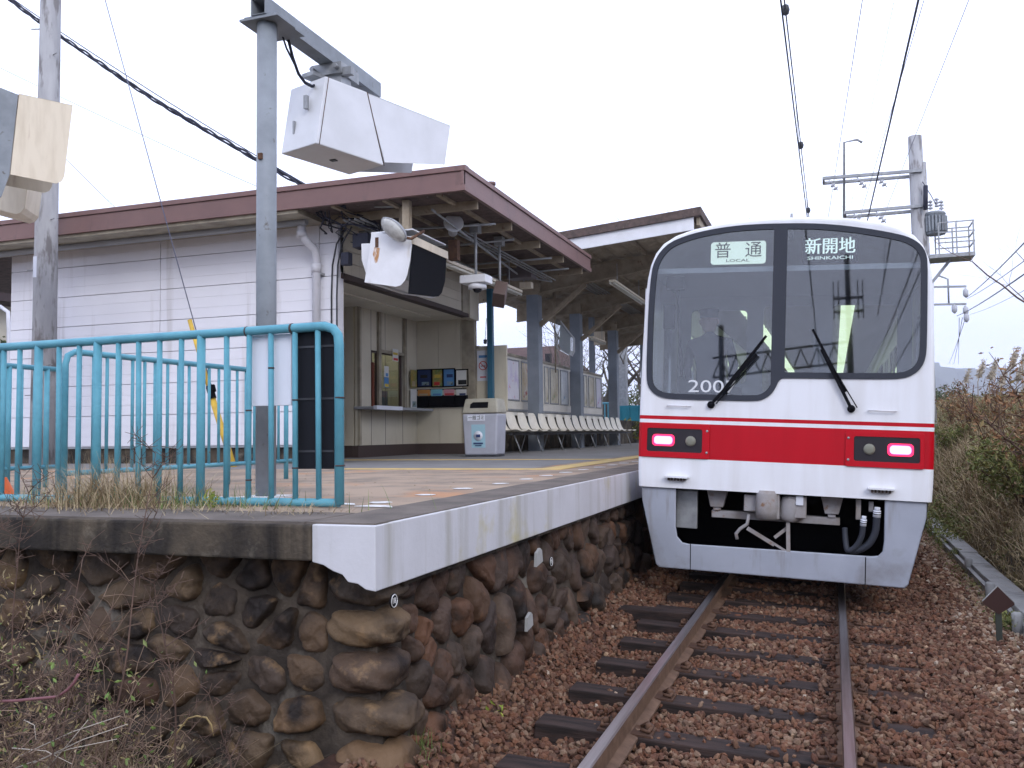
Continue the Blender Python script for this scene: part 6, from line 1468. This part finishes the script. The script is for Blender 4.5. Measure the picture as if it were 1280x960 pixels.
# pale stalks fanned out at the bottom and the curved purple stem
b = MB()
for (x0, y0), (x1, y1) in (((25, 945), (150, 895)), ((40, 955), (160, 905)), ((20, 960), (146, 924)), ((15, 935), (90, 955)), ((60, 960), (110, 900)), ((30, 900), (45, 925))):
    a, c = P(x0, y0, 1, 2.75), P(x1, y1, 1, 2.75); b.tube([a, a.lerp(c, .5)+Vector((0, .02, .012)), c], [.0025, .002, .0012], 4)
b.build('bent_straw', mat('straw_pale', (.45, .40, .34), .7))
tag(bpy.data.objects['bent_straw'], 'pale broken straw stalks fanned out at the bottom left corner', 'straw')
pts = [P(x, y, 1, 2.8) for x, y in ((-10, 877), (20, 876), (50, 873), (72, 871), (85, 862), (93, 853), (98, 843))]
tag(MB().tube(pts, .006, 7).build('bramble_stem', mat('bramble', (.20, .09, .10), .6), loc=pts[0]), 'smooth purplish stem curving in from the left edge', 'stem')
pts = [P(x, y, 1, 3.3) for x, y in ((212, 940), (222, 915), (235, 898), (246, 895), (258, 897), (264, 906), (267, 920))]
tag(MB().tube(pts, [.004]*6+[.002], 6).build('dead_grass_stalk', mat('stalk', (.30, .22, .10), .7), loc=pts[0]), 'single arched ochre stalk in front of the lower wall stones', 'stalk')
for px, py, s_, lab in ((1168, 655, .16, 'green weed clump beside the train where the trough disappears'), (1196, 700, .10, 'little green weed clump growing at the trough edge'), (1262, 790, .12, 'low weeds around the foot of the diamond marker')):
    q = P(px, py, 2, -.2); bush_leafy(q, s_, s_*1.6, 260, s_*.25, M['bank_leaf'], lab)
n = 260; x = rs.uniform(-6, -2.7, n); y = rs.uniform(4.6, 9.5, n)
o = leaves('platform_fallen_leaves', np.stack([x, y, np.full(n, PZ+.008)], 1), rs.uniform(.010, .022, n), M['dead_leaf'], rs, flat=.7); o['kind'] = 'stuff'
# ---- bare trees
def bare_tree(name, base, h, seed, label, lean=(0, 0), m='bark', r0=None, spread=.6, depth=5, group=None, crownlow=.3, loc=None):
    rr = random.Random(seed); t = thing(name, base, label, 'tree', group); tb = MB(); cb = MB(); r0 = r0 or h*.022
    def grow(p, d, L_, r, lvl, b):
        n = 4; pts = [p.copy()]; rs2 = [r]
        for i in range(n):
            d = (d+Vector((rr.gauss(0, .13), rr.gauss(0, .13), rr.gauss(.03, .08)))).normalized(); p = p+d*(L_/n); pts.append(p.copy()); rs2.append(r*(1-.38*(i+1)/n))
        b.tube(pts, rs2, 8 if lvl == 0 else 5 if lvl < 3 else 3, cap=False)
        if lvl >= depth: return
        for k in range(rr.choice((2, 3, 3)) if lvl else 4):
            i = rr.choice((2, 3, 4, 4)) if lvl else rr.choice((2, 3, 4, 4)); dd = (d*(.9 if k else 1.4)+Vector((rr.gauss(0, spread), rr.gauss(0, spread), rr.gauss(.18, .3)))).normalized()
            grow(pts[i], dd, L_*rr.uniform(.55, .82), rs2[i]*rr.uniform(.5, .7), lvl+1, cb)
    grow(Vector(base), Vector((lean[0], lean[1], 1)).normalized(), h*.36, r0, 0, tb)
    tb.build('trunk', M[m], t); cb.build('crown', M[m], t); return t
GT = 'bare trees behind the platform'
bare_tree('bare_tree', (P(745, 500, 1, 40).x, 40, 0), 10, 3, 'bare grey tree just beyond the second big column, under the canopy edge', group=GT, m='bark')
bare_tree('bare_tree', (P(790, 500, 1, 38).x, 38, 0), 9.5, 8, 'bare branching tree right beside the train, behind the blue hoarding', group=GT, lean=(.06, 0))
bare_tree('bare_tree', (P(700, 500, 1, 46).x, 46, 0), 11, 14, 'bare tree seen between the first and second big columns', group=GT)
bare_tree('bare_tree', (P(770, 500, 1, 52).x, 52, 0), 12, 17, 'farther bare tree whose tips show over the canopy roof left of the train', group=GT)
bare_tree('bare_tree', (P(812, 500, 1, 50).x, 50, 0), 17, 23, 'tall bare tree whose fine twigs rise above the canopy roof corner', group=GT, spread=.5)
bare_tree('bare_tree', (P(765, 500, 1, 37).x, 37, 0), 8.5, 101, 'thick-branched bare tree just left of the train, partly behind the third column', group=GT, r0=.24, spread=.75)
bare_tree('bare_tree', (P(783, 500, 1, 44).x, 44, 0), 9.5, 103, 'spreading bare tree farther back beside the train, over the blue hoarding', group=GT, r0=.2, spread=.8)
bare_tree('bare_tree', (P(690, 500, 1, 50).x, 50, 0), 9, 107, 'bare tree behind the curved monitor hood between the first two big columns', group=GT, r0=.2, spread=.75)
tpo = thing('steel_pole', (P(777, 450, 1, 36).x, 36, 0), 'pale square steel pole among the bare trees just left of the train', 'pole'); X_ = P(777, 450, 1, 36).x
MB().box((X_-.2, 35.8, 0), (X_+.2, 36.2, 7.5)).build('shaft', M['galv'], tpo)
# ---- shrubs on the bank
def shrub(c, h, seed, label, leafm, nl, sz, group='shrubs on the bank', dens=1.0):
    rr = random.Random(seed); t = thing('shrub', c, label, 'shrub', group); b = MB(); tips = []
    for k in range(9):
        p = Vector(c); d = Vector((rr.gauss(0, .5), rr.gauss(0, .5), 1)).normalized(); pts = [p.copy()]
        for j in range(6): d = (d+Vector((rr.gauss(0, .18), rr.gauss(0, .18), 0))).normalized(); p = p+d*h*rr.uniform(.12, .2); pts.append(p.copy()); 
        b.tube(pts, [h*.012*(1-.7*j/6) for j in range(7)], 4, cap=False)
        for j in range(2, 7):
            for _ in range(4):
                e = Vector((rr.gauss(0, 1), rr.gauss(0, 1), rr.gauss(.5, .6))).normalized()*h*rr.uniform(.1, .28); q = pts[j]+e; b.tube([pts[j], pts[j]+e*.5+Vector((0, 0, .02)), q], [h*.005, h*.0035, h*.002], 3, cap=False); tips += [pts[j]+e*f for f in (.3, .6, .8, 1)]
    b.build('branches', M['twig'], t)
    if nl:
        idx = rs.randint(0, len(tips), nl); p = np.array([tuple(tips[i]) for i in idx])+rs.normal(0, h*.045, (nl, 3)); o = leaves('foliage', p-np.array(c), rs.uniform(.6, 1.3, nl)*sz, leafm, rs); o.parent = t; W[o.name] = wm(t)
    return t
M['rust_leaf'] = mat('rust_leaf', (.22, .11, .06), .7, island=[(.22, .11, .06), (.30, .17, .08), (.15, .08, .045), (.26, .20, .09)])
def bp(px, py, y): q = P(px, py, 1, y); return (q.x, y, float(hill_z(np.array(q.x), np.array(y))))
shrub(bp(1215, 490, 24), 1.35, 3, 'reddish brown shrub on the skyline of the bank right of the train', M['rust_leaf'], 1300, .05)
shrub(bp(1190, 490, 30), 1.2, 5, 'thin brown shrub low against the mountains beside the train', M['rust_leaf'], 600, .05)
shrub(bp(1250, 490, 20), 1.1, 7, 'twiggy shrub on the bank behind the pampas plumes', M['rust_leaf'], 500, .045)
shrub(bp(1275, 500, 12.5), .9, 9, 'dark green bush on the bank at the right edge', M['bank_leaf'], 2200, .05)
shrub(bp(1240, 520, 15), .7, 19, 'olive green bush high on the bank below the plumes', M['bank_leaf'], 1500, .045)
shrub(bp(1185, 520, 24), .8, 29, 'yellow-green bush on the bank close to the train side', M['bank_leaf'], 1300, .05)
shrub(bp(1320, 500, 11), 1.6, 39, 'large brown shrub just beyond the right edge', M['rust_leaf'], 1200, .05)
bare_tree('bare_tree', bp(1330, 430, 26), 7, 41, 'bare tree leaning in from the right edge above the bank', lean=(-.35, 0), m='twig', spread=.7, r0=.08)
# pampas plumes
M['plume'] = mat('plume', (.5, .44, .34), .9, island=[(.52, .46, .36), (.40, .34, .26), (.60, .54, .45)])
for k, (px, py, y_) in enumerate(((1222, 470, 17), (1236, 472, 16), (1262, 458, 15), (1278, 452, 14.5), (1205, 478, 20), (1250, 480, 18), (1270, 474, 17))):
    q = P(px, py, 1, y_); gz = float(hill_z(np.array(q.x), np.array(y_))); t = thing('pampas_grass', (q.x, y_, gz), ('pampas grass stem with pale plume, %s of those on the bank skyline, counted from the train' % ('second', 'third', 'sixth', 'last', 'first', 'fourth', 'fifth')[k][:8]), 'grass stem', 'pampas plumes on the bank')
    MB().tube([(q.x-.03, y_, gz), (q.x, y_, q.z-.1), (q.x+.03, y_, q.z)], .006, 5).build('stem', M['straw'], t)
    n = 170; u = rs.rand(n); p = np.stack([rs.normal(0, .022, n)+.09*u+.02, rs.normal(0, .022, n), (q.z-gz)-.02+u*.30], 1); o = leaves('plume', p, rs.uniform(.03, .055, n)*(1.15-u*.6), M['plume'], rs, elong=2.2); o.parent = t
# far greenery along the right and behind everything
def tree_leafy(base, h, r, seed, label, m='far_leaf', n=2600, s=.16, group=None):
    rr = np.random.RandomState(seed); t = thing('tree', base, label, 'tree', group); c = []
    MB().tube([base, (base[0], base[1], base[2]+h*.55)], [h*.03, h*.015], 8).build('trunk', M['bark'], t)
    for k in range(16): a = rr.rand()*6.28; q = rr.rand()**.6*r*.75; c.append((math.cos(a)*q, math.sin(a)*q, h*(.38+.5*rr.rand()), r*(.28+.25*rr.rand())))
    c = np.array(c); i = rr.randint(0, 16, n); d = rr.normal(size=(n, 3)); d /= np.linalg.norm(d, axis=1)[:, None]
    p = c[i, :3]+d*c[i, 3:4]*(.55+.5*rr.rand(n, 1)); o = leaves('crown', p, rr.uniform(.6, 1.4, n)*s, M[m], rr); o.parent = t; return t
M['far_leaf'] = mat('far_leaf', (.07, .09, .035), .7, island=[(.05, .075, .03), (.09, .11, .04), (.035, .055, .022), (.12, .12, .05)])
for k, (px, y_, h_) in enumerate(((1180, 75, 4.5), (1200, 82, 4.2), (1228, 90, 4.8), (1172, 90, 5))):
    x_ = P(px, 480, 1, y_).x; tree_leafy((x_, y_, 0), h_, 2.6, 50+k, 'distant green tree beyond the bank, %s from the train' % ('second', 'third', 'farthest', 'nearest')[k], group='distant trees beyond the bank')
tree_leafy((P(-5, 420, 1, 22).x, 22, 0), 5.4, 1.6, 71, 'green tree seen in the gap at the far left below the dark eaves')
for k, (px, y_, h_) in enumerate(((660, 62, 5.0), (730, 66, 5.5), (700, 72, 5.2), (775, 58, 4.5), (790, 70, 5.6))):
    x_ = P(px, 480, 1, y_).x; tree_leafy((x_, y_, 0), h_, 3.2, 80+k, 'low dark tree in the woods behind the platform, %s from the left' % ('first', 'third', 'second', 'fourth', 'fifth')[k], group='woods behind the platform')
# plants behind seats
q = P(786, 548, 1, 33); bush_leafy((q.x, 33, PZ), .55, .9, 500, .1, M['bank_leaf'], 'low green shrub beyond the last seat by the blue hoarding')
# ---- blue hoarding, blue railing, house beyond
hb_ = thing('hoarding', (P(775, 520, 1, 34.5).x, 34.5, PZ), 'turquoise sheet hoarding at the end of the platform left of the train', 'hoarding'); a, c = P(766, 545, 1, 34.5), P(830, 505, 1, 34.5)
M['turq'] = mat('turquoise_sheet', (.05, .30, .38), .5, c2=(.04, .24, .31), scale=2)
b = MB(); x = a.x
while x < c.x: b.box((x, 34.5, PZ), (x+.28, 34.53, P(780, 507, 1, 34.5).z)).box((x+.28, 34.47, PZ), (x+.34, 34.53, P(780, 507, 1, 34.5).z)); x += .34
b.build('sheet', M['turq'], hb_)
rl_ = thing('railing', (P(757, 520, 1, 33).x, 33, PZ), 'far light blue railing at the end of the row of seats', 'railing', 'light blue railings'); x0, x1 = P(752, 520, 1, 33).x, P(773, 520, 1, 33).x; zz = P(760, 504, 1, 33).z
b = MB().tube([(x0, 33, zz), (x1, 33, zz)], .04, 8).tube([(x0, 33, PZ+.3), (x1, 33, PZ+.3)], .03, 8).build('top_rail', M['fence_blue'], rl_)
for k in range(6): x = x0+(x1-x0)*k/5; MB().tube([(x, 33, PZ), (x, 33, zz)], .03, 6).build('bar', M['fence_blue'], rl_)
hy = 48; hs_ = thing('house', (P(660, 450, 1, hy).x, hy, 0), 'house with brown tiled roof beyond the notice wall', 'house')
a, c = P(560, 500, 1, hy), P(707, 500, 1, hy); zr = P(640, 437, 1, hy).z; ze = P(690, 463, 1, hy).z
M['house_wall'] = mat('house_wall', (.35, .33, .30), .7, c2=(.28, .26, .23), scale=1); M['tile'] = mat('roof_tile', (.09, .05, .045), .7, c2=(.06, .035, .03), scale=3)
MB().box((a.x, hy, 0), (c.x-.8, hy+6, ze)).build('wall', M['house_wall'], hs_)
MB().prism([(a.x-.5, hy-.8, ze-.05), (c.x, hy-.8, ze-.05), (c.x, hy-.8, ze+.15), (a.x-.5, hy-.8, ze+.15)], (0, .02, 0)).add([(a.x-.5, hy-.8, ze+.1), (c.x, hy-.8, ze+.1), (c.x-1.2, hy+3, zr+.4), (a.x-.5, hy+3, zr+.4), (c.x, hy+6.8, ze+.1), (a.x-.5, hy+6.8, ze+.1)], [(0, 1, 2, 3), (3, 2, 4, 5), (1, 4, 2)]).build('roof', M['tile'], hs_)
w1 = MB().box((P(682, 470, 1, hy).x, hy-.04, P(0, 490, 1, hy).z), (P(690, 470, 1, hy).x, hy, P(0, 472, 1, hy).z)).build('window', M['black_gloss'], hs_)
# dark-roofed house at the far left
hy = 21; hl_ = thing('house', (P(-30, 450, 1, hy).x, hy, 0), 'dark-roofed neighbouring building at the far left edge behind the station', 'house'); x1 = P(13, 400, 1, hy).x
MB().box((x1-8, hy-.6, P(5, 378, 1, hy).z), (x1, hy+5, P(5, 342, 1, hy).z)).build('roof', mat('eave_dark', (.05, .035, .035), .6), hl_)
MB().box((x1-8, hy, 0), (x1-.9, hy+4.5, P(5, 378, 1, hy).z)).build('wall', M['siding_beige'], hl_)
MB().tube([P(0, 383, 1, hy-.7), P(10, 390, 1, hy-.7), P(11, 410, 1, hy-.7), P(11, 600, 1, hy-.7)], .06, 8).build('downpipe', M['pvc'], hl_)
# background belt of woods all round (low, far)
n = 9000; a = rs.uniform(-1.25, .9, n); r_ = rs.uniform(110, 180, n); x = r_*np.sin(a); y = r_*np.cos(a); hh = 3.4+1.6*np.sin(a*17)+1.1*np.sin(a*41+2)
k = ~((x > -8) & (x < 12)); x, y, hh = x[k], y[k], hh[k]; z = rs.rand(len(x))*hh
o = leaves('far_woods', np.stack([x, y, z], 1), rs.uniform(.5, 1.2, len(x)), M['far_leaf'], rs, elong=1.3); o['kind'] = 'stuff'
# ================================================================== air: pale haze round the whole scene
hz = bpy.data.materials.new('haze_air'); hz.use_nodes = True; n = hz.node_tree; n.nodes.clear(); o_ = n.nodes.new('ShaderNodeOutputMaterial'); pv = n.nodes.new('ShaderNodeVolumePrincipled')
pv.inputs['Color'].default_value = (.86, .90, 1, 1); pv.inputs['Density'].default_value = .00026; pv.inputs['Anisotropy'].default_value = .1; n.links.new(pv.outputs[0], o_.inputs['Volume'])
MB().box((-4200, -3200, -25), (4200, 6200, 700)).build('haze', hz)['kind'] = 'stuff'
